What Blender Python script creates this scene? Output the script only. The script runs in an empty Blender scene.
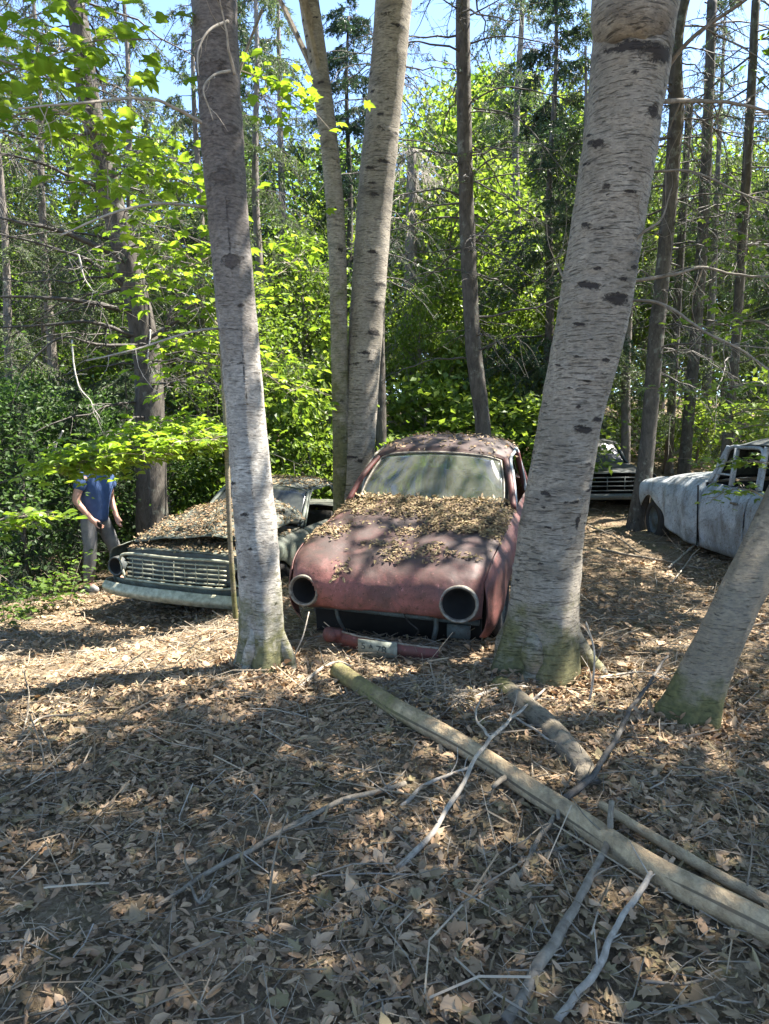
import bpy, math, random
import numpy as np
from mathutils import Vector, Matrix, Quaternion
random.seed(7); RS = np.random.RandomState(11)
C = bpy.context.scene.collection
sc = bpy.context.scene
R = math.radians
# ---------------------------------------------------------------- camera numbers
F = 690.0; EYE = 1.55; PITCH = math.atan(72/690)
cp, sp = math.cos(PITCH), math.sin(PITCH)
FW = np.array([0, cp, -sp]); UP = np.array([0, sp, cp]); RT = np.array([1.0, 0, 0]); CAM = np.array([0, 0, EYE])
def ray(px, py): return FW + RT*(px-384.5)/F + UP*(512-py)/F
def P(px, py, d):
    r = ray(px, py); return CAM + r*(d/r[1])
def project(p):
    q = np.asarray(p, float) - CAM; z = q@FW
    z = np.where(np.abs(z) < 1e-3, 1e-3, z)
    return 384.5+F*(q@RT)/z, 512-F*(q@UP)/z, z
def sst(a, b, x):
    t = np.clip((np.asarray(x, float)-a)/(b-a), 0, 1); return t*t*(3-2*t)
# ---------------------------------------------------------------- noise
def _h(i, j, k, s):
    n = (i*374761393 + j*668265263 + k*2147483647 + s*1274126177) & 0xffffffff
    n = ((n ^ (n >> 13))*1274126177) & 0xffffffff
    return ((n ^ (n >> 16)) & 0xffff)/65535.0
def vnoise(p, seed=0):
    p = np.asarray(p, float); f = np.floor(p).astype(np.int64); t = p-f; t = t*t*(3-2*t)
    r = 0
    for a in (0, 1):
        for b in (0, 1):
            for c in (0, 1):
                w = (t[..., 0] if a else 1-t[..., 0])*(t[..., 1] if b else 1-t[..., 1])*(t[..., 2] if c else 1-t[..., 2])
                r = r + w*_h(f[..., 0]+a, f[..., 1]+b, f[..., 2]+c, seed)
    return r*2-1
def fbm(p, oct=4, seed=0):
    r = 0; a = 1.0; p = np.asarray(p, float)
    for o in range(oct): r = r + a*vnoise(p*(2**o), seed+o); a *= .5
    return r
# ---------------------------------------------------------------- ground
def gz(x, y):
    x = np.asarray(x, float); y = np.asarray(y, float)
    h = -.42*sst(-.9, -2.3, x)*sst(4.3, 7.2, y)*(1-sst(11, 16, y))
    h = h + .30*sst(9.5, 14, y)*sst(0, 4, x)
    h = h + 1.9*sst(11, 24, y) + 2.2*sst(20, 48, y)
    z0 = np.zeros_like(h)
    h = h + .05*vnoise(np.stack([x*.8, y*.8, z0], -1), 3) + .025*vnoise(np.stack([x*2.7, y*2.7, z0], -1), 5)
    return h
def G(px, py):
    r = ray(px, py); lo, hi = .2, 80.0
    t = np.linspace(.3, 60, 3000); p = CAM+t[:, None]*r
    below = p[:, 2] < gz(p[:, 0], p[:, 1])
    i = int(np.argmax(below)) if below.any() else len(t)-1
    return p[i]
def onG(x, y, dz=0): return np.array([x, y, float(gz(x, y))+dz])
# ---------------------------------------------------------------- mesh building
class MB:
    def __init__(s): s.V = []; s.F = []; s.M = []; s.n = 0; s.A = []
    def add(s, V, faces, mi=0, attr=None):
        V = np.asarray(V, float).reshape(-1, 3)
        s.V.append(V); s.A.append(np.zeros(len(V)) if attr is None else np.asarray(attr, float))
        for f in (faces if isinstance(faces, list) else [faces]):
            f = np.asarray(f)
            if f.size: s.F.append(f+s.n); s.M.append(mi)
        s.n += len(V); return s
    def build(s, name, mats, parent=None, smooth=True, off=None, attr=None):
        me = s.mesh(name, mats, smooth, off, attr)
        o = bpy.data.objects.new(name, me); C.objects.link(o)
        if parent is not None: o.parent = parent
        return o
    def mesh(s, name, mats, smooth=True, off=None, attr=None):
        me = bpy.data.meshes.new(name)
        if not isinstance(mats, (list, tuple)): mats = [mats]
        for m in mats: me.materials.append(m)
        V = np.concatenate(s.V) if s.V else np.zeros((0, 3))
        if off is not None: V = V-np.asarray(off)
        me.vertices.add(len(V)); me.vertices.foreach_set('co', V.astype(np.float32).ravel())
        if s.F:
            lt = np.concatenate([np.full(len(f), f.shape[1], np.int32) for f in s.F])
            mi = np.concatenate([np.full(len(f), m, np.int32) for f, m in zip(s.F, s.M)])
            li = np.concatenate([f.ravel() for f in s.F]).astype(np.int32)
            me.loops.add(len(li)); me.loops.foreach_set('vertex_index', li)
            me.polygons.add(len(lt))
            me.polygons.foreach_set('loop_start', np.concatenate([[0], np.cumsum(lt)[:-1]]).astype(np.int32))
            me.polygons.foreach_set('loop_total', lt)
            me.polygons.foreach_set('material_index', mi)
            me.polygons.foreach_set('use_smooth', np.full(len(lt), bool(smooth)))
        if attr:
            a = me.attributes.new(attr, 'FLOAT', 'POINT'); a.data.foreach_set('value', np.concatenate(s.A).astype(np.float32))
        me.update(calc_edges=True); me.validate()
        return me
def nrm(v):
    v = np.asarray(v, float); l = np.linalg.norm(v, axis=-1, keepdims=True); return v/np.where(l < 1e-9, 1, l)
def frames(pts):
    pts = np.asarray(pts, float); n = len(pts)
    T = nrm(np.gradient(pts, axis=0)) if n > 2 else np.repeat(nrm(pts[-1:]-pts[:1]), n, 0)
    a = np.array([0, 1.0, 0]) if abs(T[0][1]) < .8 else np.array([1.0, 0, 0])
    N = np.zeros_like(T); N[0] = nrm(np.cross(T[0], a))
    for i in range(1, n): N[i] = nrm(N[i-1]-T[i]*(N[i-1]@T[i]))
    return T, N, np.cross(T, N)
def tube(mb, pts, rad, k=6, mi=0, cap=True, shape=None, attr=None):
    pts = np.asarray(pts, float); n = len(pts); rad = np.broadcast_to(np.asarray(rad, float), (n,))
    T, N, B = frames(pts); th = np.linspace(0, 2*np.pi, k, endpoint=False)
    rr = rad[:, None]*np.ones(k) if shape is None else rad[:, None]*shape
    V = pts[:, None]+rr[..., None]*(np.cos(th)[None, :, None]*N[:, None]+np.sin(th)[None, :, None]*B[:, None])
    i = np.arange(n-1)[:, None]*k; j = np.arange(k)[None]; j2 = (j+1) % k
    Q = np.stack([i+j, i+j2, i+k+j2, i+k+j], -1).reshape(-1, 4)
    fs = [Q]
    if cap and k > 2: fs += [np.arange(k)[None, ::-1], (np.arange(k)+(n-1)*k)[None]]
    mb.add(V, fs, mi, None if attr is None else np.repeat(attr, k))
    return V
def spline(pts, m):
    """Catmull-Rom through pts, m samples in all"""
    p = np.asarray(pts, float); n = len(p)
    if n == 2: return p[0]+(p[1]-p[0])*np.linspace(0, 1, m)[:, None]
    e = np.concatenate([[2*p[0]-p[1]], p, [2*p[-1]-p[-2]]]); u = np.linspace(0, n-1, m)
    i = np.minimum(u.astype(int), n-2); t = (u-i)[:, None]
    a, b, c, d = e[i], e[i+1], e[i+2], e[i+3]
    return .5*(2*b+(c-a)*t+(2*a-5*b+4*c-d)*t*t+(3*b-a-3*c+d)*t**3)
def resample(grid, r, c):
    g = np.asarray(grid, float)
    g = spline(g.reshape(len(g), -1), r).reshape(r, g.shape[1], 3)
    g = np.swapaxes(g, 0, 1)
    g = spline(g.reshape(len(g), -1), c).reshape(c, r, 3)
    return np.swapaxes(g, 0, 1)
def gridfaces(r, c, base=0, keep=None):
    i = np.arange(r-1)[:, None]*c; j = np.arange(c-1)[None]
    Q = np.stack([i+j, i+j+1, i+c+j+1, i+c+j], -1).reshape(-1, 4)
    return Q[keep] if keep is not None else Q
def gnormals(g):
    du = np.gradient(g, axis=0); dv = np.gradient(g, axis=1); return nrm(np.cross(dv, du))
def sheet(mb, g, t=.008, mi=0, keep=None, flip=False):
    """thick sheet over a grid; keep = boolean per face"""
    r, c = g.shape[:2]; N = gnormals(g)*(-1 if flip else 1)
    V = np.concatenate([g.reshape(-1, 3), (g-N*t).reshape(-1, 3)]); o = r*c
    Q = gridfaces(r, c, keep=keep); fs = [Q, Q[:, ::-1]+o]
    e = np.concatenate([Q[:, [0, 1]], Q[:, [1, 2]], Q[:, [2, 3]], Q[:, [3, 0]]])
    key = np.sort(e, 1); u, inv, cnt = np.unique(key, axis=0, return_inverse=True, return_counts=True)
    b = e[cnt[inv.ravel()] == 1]
    fs.append(np.stack([b[:, 1], b[:, 0], b[:, 0]+o, b[:, 1]+o], -1))
    mb.add(V, fs, mi)
def box(mb, c, s, mi=0, rot=None, bev=0):
    v = np.array([[x, y, z] for x in (-.5, .5) for y in (-.5, .5) for z in (-.5, .5)])*np.asarray(s)
    if rot is not None: v = v@np.array(rot).T
    mb.add(v+np.asarray(c), np.array([[0, 1, 3, 2], [4, 6, 7, 5], [0, 4, 5, 1], [2, 3, 7, 6], [0, 2, 6, 4], [1, 5, 7, 3]]), mi)
def lathe(mb, c, axis, prof, k=28, mi=0):
    """prof = list of (radius, distance along axis)"""
    T = nrm(np.asarray(axis, float)); a = np.array([0, 0, 1.0]) if abs(T[2]) < .9 else np.array([1.0, 0, 0])
    N = nrm(np.cross(T, a)); B = np.cross(T, N); th = np.linspace(0, 2*np.pi, k, endpoint=False)
    ring = np.cos(th)[:, None]*N+np.sin(th)[:, None]*B
    V = np.concatenate([np.asarray(c)+r*ring+h*T for r, h in prof]); n = len(prof)
    i = np.arange(n-1)[:, None]*k; j = np.arange(k)[None]; j2 = (j+1) % k
    mb.add(V, [np.stack([i+j, i+j2, i+k+j2, i+k+j], -1).reshape(-1, 4)], mi)
# ---------------------------------------------------------------- leaves
RHOMB = (np.array([(0, 0, 0), (.27, .42, .07), (0, 1, -.08), (-.27, .42, .07)]), [np.array([[0, 1, 2, 3]])])
OVAL = (np.array([(0, 0, 0), (.22, .2, .05), (.31, .5, .08), (.19, .8, .03), (0, 1, -.1), (-.19, .8, .03), (-.31, .5, .08), (-.22, .2, .05)]),
        [np.array([[0, 1, 2, 3, 4], [0, 4, 5, 6, 7]])])
_mh = [(0, 0, 0), (.17, -.05, .0), (.42, .08, -.05), (.30, .24, .02), (.58, .50, -.08), (.27, .50, .04), (.20, .72, .02), (0, 1, -.14)]
MAPLE = (np.array(_mh+[(-x, y, z) for x, y, z in _mh[1:-1]]), [np.array([[0, 1, 2, 3, 4, 5, 6, 7]]), np.array([[7, 13, 12, 11, 10, 9, 8, 0]])])
def basis(N, D):
    N = nrm(N); D = nrm(D-N*np.sum(D*N, -1, keepdims=True)); return N, D, np.cross(D, N)
def leaves(mb, Cn, N, D, S, kind=RHOMB, mi=0, curl=None, wid=1.0):
    Cn = np.asarray(Cn, float); n = len(Cn)
    if n == 0: return
    N, D, B = basis(N, D); S = np.broadcast_to(np.asarray(S, float), (n,))[:, None, None]
    v, polys = kind; z = v[:, 2][None]*(np.ones((n, 1)) if curl is None else np.asarray(curl)[:, None])
    V = Cn[:, None]+S*((v[:, 0]*wid)[None, :, None]*B[:, None]+v[:, 1][None, :, None]*D[:, None]+z[..., None]*N[:, None])
    base = (np.arange(n)*len(v))[:, None, None]
    mb.add(V.reshape(-1, 3), [(base+p[None]).reshape(-1, p.shape[1]) for p in polys], mi)
def rdir(n, up=0.0):
    v = RS.normal(size=(n, 3)); v[:, 2] = v[:, 2]+up; return nrm(v)
# ---------------------------------------------------------------- objects
def tag(o, label=None, cat=None, group=None, kind=None):
    if label: o['label'] = label
    if cat: o['category'] = cat
    if group: o['group'] = group
    if kind: o['kind'] = kind
    return o
def thing(name, label, cat, loc=(0, 0, 0), rot=(0, 0, 0), group=None):
    o = bpy.data.objects.new(name, None); C.objects.link(o); o.empty_display_size = .2
    o.location = loc; o.rotation_euler = rot
    return tag(o, label, cat, group)
def wmat(o):
    m = Matrix.LocRotScale(o.location, o.rotation_euler, o.scale)
    return m if o.parent is None else wmat(o.parent)@m
def xf(o, V):
    m = np.array(wmat(o)); return np.asarray(V, float)@m[:3, :3].T+m[:3, 3]
# ---------------------------------------------------------------- materials
class NT:
    def __init__(s, name):
        s.m = bpy.data.materials.new(name); s.m.use_nodes = True; s.t = s.m.node_tree; s.t.nodes.clear()
        s.out = s.n('OutputMaterial')
        s.tc = None
    def n(s, t, ins=None, **kw):
        nd = s.t.nodes.new('ShaderNode'+t)
        for k, v in kw.items(): setattr(nd, k, v)
        for k, v in (ins or {}).items():
            i = nd.inputs[k]
            if hasattr(v, 'is_output') or isinstance(v, bpy.types.NodeSocket): s.t.links.new(v, i)
            elif isinstance(v, tuple) and len(v) == 3 and i.type == 'RGBA': i.default_value = (*v, 1)
            else: i.default_value = v
        return nd
    def coord(s, scale=(1, 1, 1), kind='Object'):
        if s.tc is None: s.tc = s.n('TexCoord')
        return s.n('Mapping', {'Vector': s.tc.outputs[kind], 'Scale': scale}).outputs[0]
    def noise(s, scale, vec=None, detail=5, rough=.6, dist=0.0):
        return s.n('TexNoise', {'Vector': vec if vec is not None else s.coord(), 'Scale': scale, 'Detail': detail, 'Roughness': rough, 'Distortion': dist}).outputs['Fac']
    def ramp(s, fac, stops, interp='LINEAR'):
        r = s.n('ValToRGB', {'Fac': fac}); cr = r.color_ramp; cr.interpolation = interp
        while len(cr.elements) < len(stops): cr.elements.new(.5)
        for e, (p, c) in zip(cr.elements, stops):
            e.position = p; e.color = (*c, 1) if isinstance(c, tuple) else (c, c, c, 1)
        return r.outputs[0]
    def mix(s, fac, a, b, mode='MIX'):
        m = s.n('Mix', data_type='RGBA', blend_type=mode)
        for i, v in ((0, fac), (6, a), (7, b)):
            if isinstance(v, bpy.types.NodeSocket): s.t.links.new(v, m.inputs[i])
            elif isinstance(v, tuple): m.inputs[i].default_value = (*v, 1)
            else: m.inputs[i].default_value = v
        return m.outputs[2]
    def math(s, op, a, b=None, clamp=False):
        m = s.n('Math', operation=op, use_clamp=clamp)
        for i, v in ((0, a), (1, b)):
            if v is None: continue
            if isinstance(v, bpy.types.NodeSocket): s.t.links.new(v, m.inputs[i])
            else: m.inputs[i].default_value = v
        return m.outputs[0]
    def attr(s, name): return s.n('Attribute', attribute_name=name).outputs['Fac']
    def bump(s, h, strength=.4, dist=.01): return s.n('Bump', {'Height': h, 'Strength': strength, 'Distance': dist}).outputs[0]
    def bsdf(s, col, rough=.7, metal=0.0, normal=None, spec=.4):
        d = {'Base Color': col, 'Roughness': rough, 'Metallic': metal, 'Specular IOR Level': spec}
        if normal is not None: d['Normal'] = normal
        return s.n('BsdfPrincipled', d).outputs[0]
    def done(s, sh): s.t.links.new(sh, s.out.inputs[0]); return s.m
def mat_leaf(name, cols, trans=.45, rough=.45, tint=(1.0, 1.0, .55), spec=.35):
    t = NT(name); geo = t.n('NewGeometry'); oi = t.n('ObjectInfo')
    f = t.math('ADD', t.math('MULTIPLY', geo.outputs['Random Per Island'], .75), t.math('MULTIPLY', oi.outputs['Random'], .25))
    c = t.ramp(f, [(i/(len(cols)-1), k) for i, k in enumerate(cols)])
    b = t.bsdf(c, rough, spec=spec)
    tr = t.n('BsdfTranslucent', {'Color': t.mix(1.0, c, tint, 'MULTIPLY')}).outputs[0]
    return t.done(t.n('MixShader', {0: trans, 1: b, 2: tr}).outputs[0])
def mat_simple(name, c1, c2, scale=8, rough=.8, metal=0.0, bump=.3, bd=.004):
    t = NT(name); n = t.noise(scale); c = t.ramp(n, [(.3, c1), (.7, c2)])
    return t.done(t.bsdf(c, rough, metal, t.bump(t.noise(scale*4), bump, bd)))
# ================================================================ camera, sky, sun
SUN_EL, SUN_AZ = R(58), R(74)          # azimuth clockwise from +Y
SUN = np.array([math.sin(SUN_AZ)*math.cos(SUN_EL), math.cos(SUN_AZ)*math.cos(SUN_EL), math.sin(SUN_EL)])
cam = bpy.data.cameras.new('camera'); cam_o = bpy.data.objects.new('camera', cam); C.objects.link(cam_o)
cam_o.location = CAM; cam_o.rotation_euler = (math.pi/2-PITCH, 0, 0)
cam.sensor_fit = 'VERTICAL'; cam.sensor_height = 36; cam.lens = 36*F/1024; cam.clip_start = .05; cam.clip_end = 2000
sc.camera = cam_o
w = bpy.data.worlds.new('World'); sc.world = w; w.use_nodes = True
nt = w.node_tree; nt.nodes.clear()
sky = nt.nodes.new('ShaderNodeTexSky'); sky.sky_type = 'NISHITA'; sky.sun_disc = False
sky.sun_elevation = SUN_EL; sky.sun_rotation = SUN_AZ; sky.air_density = .7; sky.dust_density = .35; sky.ozone_density = 2.0; sky.altitude = 300
bg = nt.nodes.new('ShaderNodeBackground'); bg.inputs[1].default_value = .10
wo = nt.nodes.new('ShaderNodeOutputWorld'); nt.links.new(sky.outputs[0], bg.inputs[0]); nt.links.new(bg.outputs[0], wo.inputs[0])
sl = bpy.data.lights.new('sun', 'SUN'); sl.energy = 4.4; sl.angle = R(.53); sl.color = (1, .94, .85)
so = bpy.data.objects.new('sun', sl); C.objects.link(so); so.rotation_euler = Vector(SUN).to_track_quat('Z', 'Y').to_euler()
sc.view_settings.view_transform = 'Standard'; sc.view_settings.look = 'None'; sc.view_settings.gamma = 1
sc.view_settings.exposure = 2.75
cy = sc.cycles
cy.max_bounces = 7; cy.diffuse_bounces = 4; cy.glossy_bounces = 2; cy.transmission_bounces = 4; cy.transparent_max_bounces = 8
cy.caustics_reflective = False; cy.caustics_refractive = False; cy.use_denoising = True; cy.sample_clamp_indirect = 6
# ================================================================ materials
M = {}
def bark_birch(name, pale, stain, moss=.8, lent=.5, top=0.0):
    t = NT(name)
    big = t.noise(3.0, t.coord((1, 1, .6)), 6, .65); c = t.ramp(big, [(.28, stain), (.46, tuple(.55*a+.45*b for a, b in zip(pale, stain))), (.68, pale)])
    c = t.mix(t.ramp(t.noise(2.2, t.coord((1, 1, 1.2)), 7, .75, .6), [(.55, 0.0), (.68, .8)]), c, tuple(min(.72, a*1.28) for a in pale))
    c = t.mix(t.ramp(t.noise(3.4, t.coord((.22, .22, 1)), 6, .7, .5), [(.54, 0.0), (.64, .8)]), c, (.085, .073, .062))
    fine = t.noise(55, t.coord((.55, .55, 1.3)), 4, .7); c = t.mix(t.math('MULTIPLY', t.ramp(fine, [(.35, 1.0), (.6, 0.0)]), .6), c, (.10, .09, .08))
    v = t.coord((1, 1, 9)); lf = t.noise(10, v, 6, .7, .5)
    l = t.ramp(lf, [(lent+.04, 0.0), (lent+.13, 1.0)]); c = t.mix(t.math('MULTIPLY', l, .8), c, (.055, .048, .04))
    v3 = t.coord((1, 1, 9)); lf3 = t.noise(22, v3, 3, .6, .3)
    c = t.mix(t.math('MULTIPLY', t.ramp(lf3, [(.57, 0.0), (.66, 1.0)]), .75), c, (.06, .053, .045))
    s = t.math('ADD', t.attr('mark'), t.math('MULTIPLY', t.math('SUBTRACT', t.noise(24, t.coord((1, 1, 1.6)), 6, .75, .6), .5), 1.9))
    sm = t.ramp(s, [(.46, 0.0), (.66, 1.0)]); c = t.mix(sm, c, (.035, .03, .027))
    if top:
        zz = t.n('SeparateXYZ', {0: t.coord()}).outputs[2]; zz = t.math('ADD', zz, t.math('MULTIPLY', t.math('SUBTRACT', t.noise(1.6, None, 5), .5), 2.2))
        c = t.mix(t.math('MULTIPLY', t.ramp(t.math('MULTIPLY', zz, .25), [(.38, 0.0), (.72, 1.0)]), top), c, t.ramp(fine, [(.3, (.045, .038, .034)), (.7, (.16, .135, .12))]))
    z = t.attr('moss'); mz = t.math('ADD', z, t.math('MULTIPLY', t.math('SUBTRACT', t.noise(4.5, None, 7, .7), .5), 2.2))
    mm = t.math('MULTIPLY', t.ramp(mz, [(.35, 0.0), (.8, 1.0)]), moss); c = t.mix(mm, c, t.ramp(t.noise(30), [(.3, (.045, .05, .016)), (.7, (.12, .115, .04))]))
    h = t.math('ADD', t.math('MULTIPLY', l, -.7), t.math('ADD', t.math('MULTIPLY', fine, .35), t.math('MULTIPLY', sm, -.8)))
    return t.done(t.bsdf(c, .8, 0, t.bump(h, .75, .015), .25))
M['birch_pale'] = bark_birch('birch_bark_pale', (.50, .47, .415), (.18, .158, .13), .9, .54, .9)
M['birch_grey'] = bark_birch('birch_bark_grey', (.325, .29, .235), (.14, .122, .09), .85, .515)
M['bark_moss'] = bark_birch('mossy_bark', (.27, .225, .16), (.12, .10, .065), .9, .55)
def bark_dark(name, a, b, lichen):
    t = NT(name); v = t.coord((1, 1, .35)); n1 = t.noise(16, v, 6, .7, .6); c = t.ramp(n1, [(.3, a), (.62, b)])
    c = t.mix(t.ramp(t.noise(6, None, 5, .7), [(.56, 0.0), (.66, .8)]), c, lichen)
    return t.done(t.bsdf(c, .9, 0, t.bump(n1, .8, .02), .2))
M['bark_spruce'] = bark_dark('spruce_bark', (.032, .028, .024), (.10, .088, .074), (.17, .175, .145))
M['bark_far'] = bark_dark('far_bark', (.09, .08, .07), (.20, .175, .15), (.25, .24, .21))
M['bark_dead'] = mat_simple('dead_wood', (.22, .20, .17), (.48, .45, .40), 20)
M['twig_dark'] = mat_simple('dark_twig', (.035, .03, .026), (.10, .09, .075), 30)
M['twig_pale'] = mat_simple('pale_twig', (.20, .172, .135), (.42, .37, .30), 25)
M['twig_brown'] = mat_simple('brown_twig', (.11, .09, .065), (.26, .22, .165), 25)
M['maple'] = mat_leaf('maple_leaf', [(.10, .17, .02), (.17, .26, .03), (.25, .34, .045)], .5, .4, (1.5, 1.5, .8))
M['leaf_bright'] = mat_leaf('bright_leaf', [(.06, .11, .018), (.12, .185, .03), (.23, .29, .055)], .5, .5, (1.45, 1.45, .8))
M['leaf_mid'] = mat_leaf('mid_leaf', [(.05, .095, .018), (.095, .155, .028), (.16, .22, .045)], .52, .5, (1.5, 1.6, .8))
M['leaf_dark'] = mat_leaf('dark_leaf', [(.03, .062, .018), (.06, .105, .03), (.11, .165, .05)], .45, .5, (1.3, 1.5, .8))
M['needle'] = mat_leaf('spruce_needle', [(.022, .045, .022), (.04, .072, .034), (.07, .105, .05)], .22, .5, (1.2, 1.4, .8))
M['needle_light'] = mat_leaf('pale_needle', [(.05, .08, .035), (.085, .125, .05), (.14, .17, .08)], .3, .5, (1.3, 1.4, .8))
M['litter'] = mat_leaf('dry_leaf', [(.13, .083, .045), (.31, .20, .118), (.47, .335, .212), (.20, .136, .078), (.38, .27, .165), (.69, .545, .39)], .12, .7, (1.1, .9, .6), .25)
M['litter_dark'] = mat_leaf('old_leaf', [(.078, .055, .03), (.165, .117, .066), (.29, .212, .126), (.195, .158, .08), (.43, .342, .215)], .08, .75, (1, .9, .6), .2)
M['needles_dry'] = mat_leaf('dry_needle', [(.14, .10, .06), (.27, .21, .14), (.42, .35, .26)], .05, .8, (1, .9, .7), .2)
def ground_mat():
    t = NT('forest_floor'); n1 = t.noise(2.2, None, 8, .7); n2 = t.noise(38, None, 6, .75, .8)
    c = t.ramp(n2, [(.28, (.075, .052, .028)), (.5, (.21, .155, .098)), (.72, (.42, .325, .225))])
    c = t.mix(t.ramp(n1, [(.42, 0.0), (.66, .65)]), c, (.075, .058, .036))
    c = t.mix(t.ramp(t.noise(1.3, t.coord((1, 1, 1)), 6, .7), [(.54, 0.0), (.68, .6)]), c, (.075, .085, .03))
    return t.done(t.bsdf(c, .95, 0, t.bump(n2, .9, .03), .15))
M['ground'] = ground_mat()
def car_paint(name, paint, paint2, grime, rust, metal=0.0, rough=.62, pw=(.35, .65), gl=.62):
    t = NT(name); geo = t.n('NewGeometry')
    n1 = t.noise(2.6, None, 7, .68, .4); c = t.ramp(n1, [(pw[0], paint2), (pw[1], paint)]); c = t.mix(t.ramp(t.noise(1.5, t.coord((1, .7, 1)), 8, .75, .8), [(.47, 0.0), (.60, .8)]), c, tuple(.55*a+.45*b_ for a, b_ in zip(grime, paint2)))
    c = t.mix(t.ramp(t.noise(7, t.coord((1, 1, .4)), 6, .75, .5), [(.5, 0.0), (.68, .75)]), c, grime)
    c = t.mix(t.ramp(t.noise(19, None, 7, .75, .4), [(.57, 0.0), (.66, .9)]), c, rust)
    c = t.mix(t.ramp(t.noise(48, None, 6, .8, .6), [(.55, 0.0), (.62, .85)]), c, tuple(.7*a for a in rust)); c = t.mix(t.ramp(t.noise(33, t.coord((1, 1, .5)), 6, .8, .3), [(.61, 0.0), (.66, .55)]), c, tuple(min(.7, 1.5*a+.06) for a in paint))
    up = t.n('SeparateXYZ', {0: geo.outputs['Normal']}).outputs[2]
    d = t.math('MULTIPLY', t.ramp(up, [(.45, 0.0), (.92, 1.0)]), t.ramp(t.noise(5, None, 6, .7), [(.25, .35), (.6, 1.0)]))
    c = t.mix(t.math('MULTIPLY', d, gl), c, grime)
    b = t.bump(t.noise(30, None, 6, .75), .45, .008)
    return t.done(t.bsdf(c, rough, metal, b, .35))
M['red_paint'] = car_paint('faded_red_paint', (.26, .095, .082), (.088, .038, .033), (.05, .037, .033), (.075, .038, .022), pw=(.40, .70), gl=.95)
M['roof_paint'] = car_paint('weathered_brown_roof_paint', (.085, .04, .035), (.045, .028, .025), (.036, .029, .026), (.075, .038, .022))
M['red_dark'] = car_paint('dark_red_paint', (.13, .032, .028), (.07, .026, .022), (.055, .04, .036), (.07, .03, .02))
M['green_paint'] = car_paint('faded_green_paint', (.17, .195, .16), (.09, .11, .09), (.06, .058, .045), (.12, .07, .04))
M['white_paint'] = car_paint('chalky_blue_white_paint', (.53, .57, .59), (.26, .30, .32), (.13, .125, .11), (.12, .07, .045), gl=.4)
M['grey_paint'] = car_paint('dark_grey_paint', (.10, .12, .12), (.055, .07, .07), (.05, .048, .042), (.07, .045, .03))
M['green_metal'] = mat_simple('dull_green_metal', (.19, .19, .13), (.47, .46, .34), 18, .55, .3, .25, .003)
M['chrome'] = mat_simple('pitted_chrome', (.07, .055, .04), (.26, .24, .20), 34, .6, .3, .2, .002)
M['black'] = mat_simple('black_recess', (.004, .004, .004), (.010, .009, .008), 12, .9)
M['rubber'] = mat_simple('old_rubber', (.018, .017, .016), (.04, .038, .036), 15, .85)
M['upholstery'] = mat_simple('rotten_upholstery', (.045, .04, .034), (.12, .105, .085), 9, .95)
def glass_mat(name, dirt, tint=(.8, .86, .84)):
    t = NT(name); fr = t.n('Fresnel', {'IOR': 1.45}).outputs[0]
    tr = t.n('BsdfTransparent', {'Color': tint}).outputs[0]; gl = t.n('BsdfGlossy', {'Roughness': .06, 'Color': (.9, .9, .9)}).outputs[0]
    a = t.n('MixShader', {0: t.math('ADD', fr, .07), 1: tr, 2: gl}).outputs[0]
    df = t.n('BsdfDiffuse', {'Color': (.20, .205, .165)}).outputs[0]
    k = t.math('MULTIPLY', t.ramp(t.noise(4.5, None, 6, .7, .8), [(.3, .12), (.75, 1.0)]), dirt)
    return t.done(t.n('MixShader', {0: k, 1: a, 2: df}).outputs[0])
M['glass'] = glass_mat('dusty_glass', .6)
def dark_glass():
    t = NT('dirty_shaded_glass'); c = t.ramp(t.noise(5, None, 6, .7), [(.3, (.012, .014, .013)), (.75, (.07, .075, .065))]); return t.done(t.bsdf(c, .22, 0, None, .5))  # dark tone stands in for the unlit cabin behind the glass
M['dark_glass'] = dark_glass()
M['plate'] = mat_simple('worn_plate', (.10, .11, .085), (.25, .26, .205), 30)
M['ink'] = mat_simple('plate_ink', (.03, .04, .035), (.06, .07, .06), 30)
def log_mat():
    t = NT('bare_log'); v = t.coord((9, 9, 1.0), 'Generated'); n1 = t.noise(14, t.coord((1, 1, 1)), 6, .7)
    g = t.attr('mark'); c = t.ramp(n1, [(.3, (.25, .175, .10)), (.7, (.52, .40, .245))])
    c = t.mix(t.ramp(t.math('ADD', g, t.math('MULTIPLY', t.math('SUBTRACT', t.noise(9, None, 5), .5), .5)), [(.5, 0.0), (.62, .8)]), c, (.07, .055, .04))
    z = t.attr('moss'); mz = t.math('ADD', z, t.math('MULTIPLY', t.math('SUBTRACT', t.noise(8), .5), .9))
    c = t.mix(t.ramp(mz, [(.35, 0.0), (.75, .8)]), c, t.ramp(t.noise(35), [(.3, (.06, .065, .022)), (.7, (.17, .165, .055))]))
    gr = t.noise(26, t.coord((1, .45, 1)), 6, .7, .4); c = t.mix(t.math('MULTIPLY', t.ramp(gr, [(.35, 1.0), (.55, 0.0)]), .55), c, (.13, .10, .07))
    return t.done(t.bsdf(c, .85, 0, t.bump(t.math('ADD', n1, gr), .9, .015), .2))
M['log'] = log_mat()
M['skin'] = mat_simple('skin', (.40, .21, .15), (.46, .26, .19), 20, .55, 0, .05)
M['shirt'] = mat_simple('blue_shirt', (.03, .06, .145), (.05, .09, .20), 14, .9)
M['trousers'] = mat_simple('grey_trousers', (.10, .10, .105), (.17, .165, .16), 14, .9)
M['shoe'] = mat_simple('grey_shoe', (.12, .12, .12), (.30, .30, .29), 18, .8)
M['hair'] = mat_simple('brown_hair', (.03, .02, .014), (.07, .045, .03), 40, .6)
M['device'] = mat_simple('black_device', (.012, .012, .013), (.02, .02, .022), 20, .3)
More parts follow.
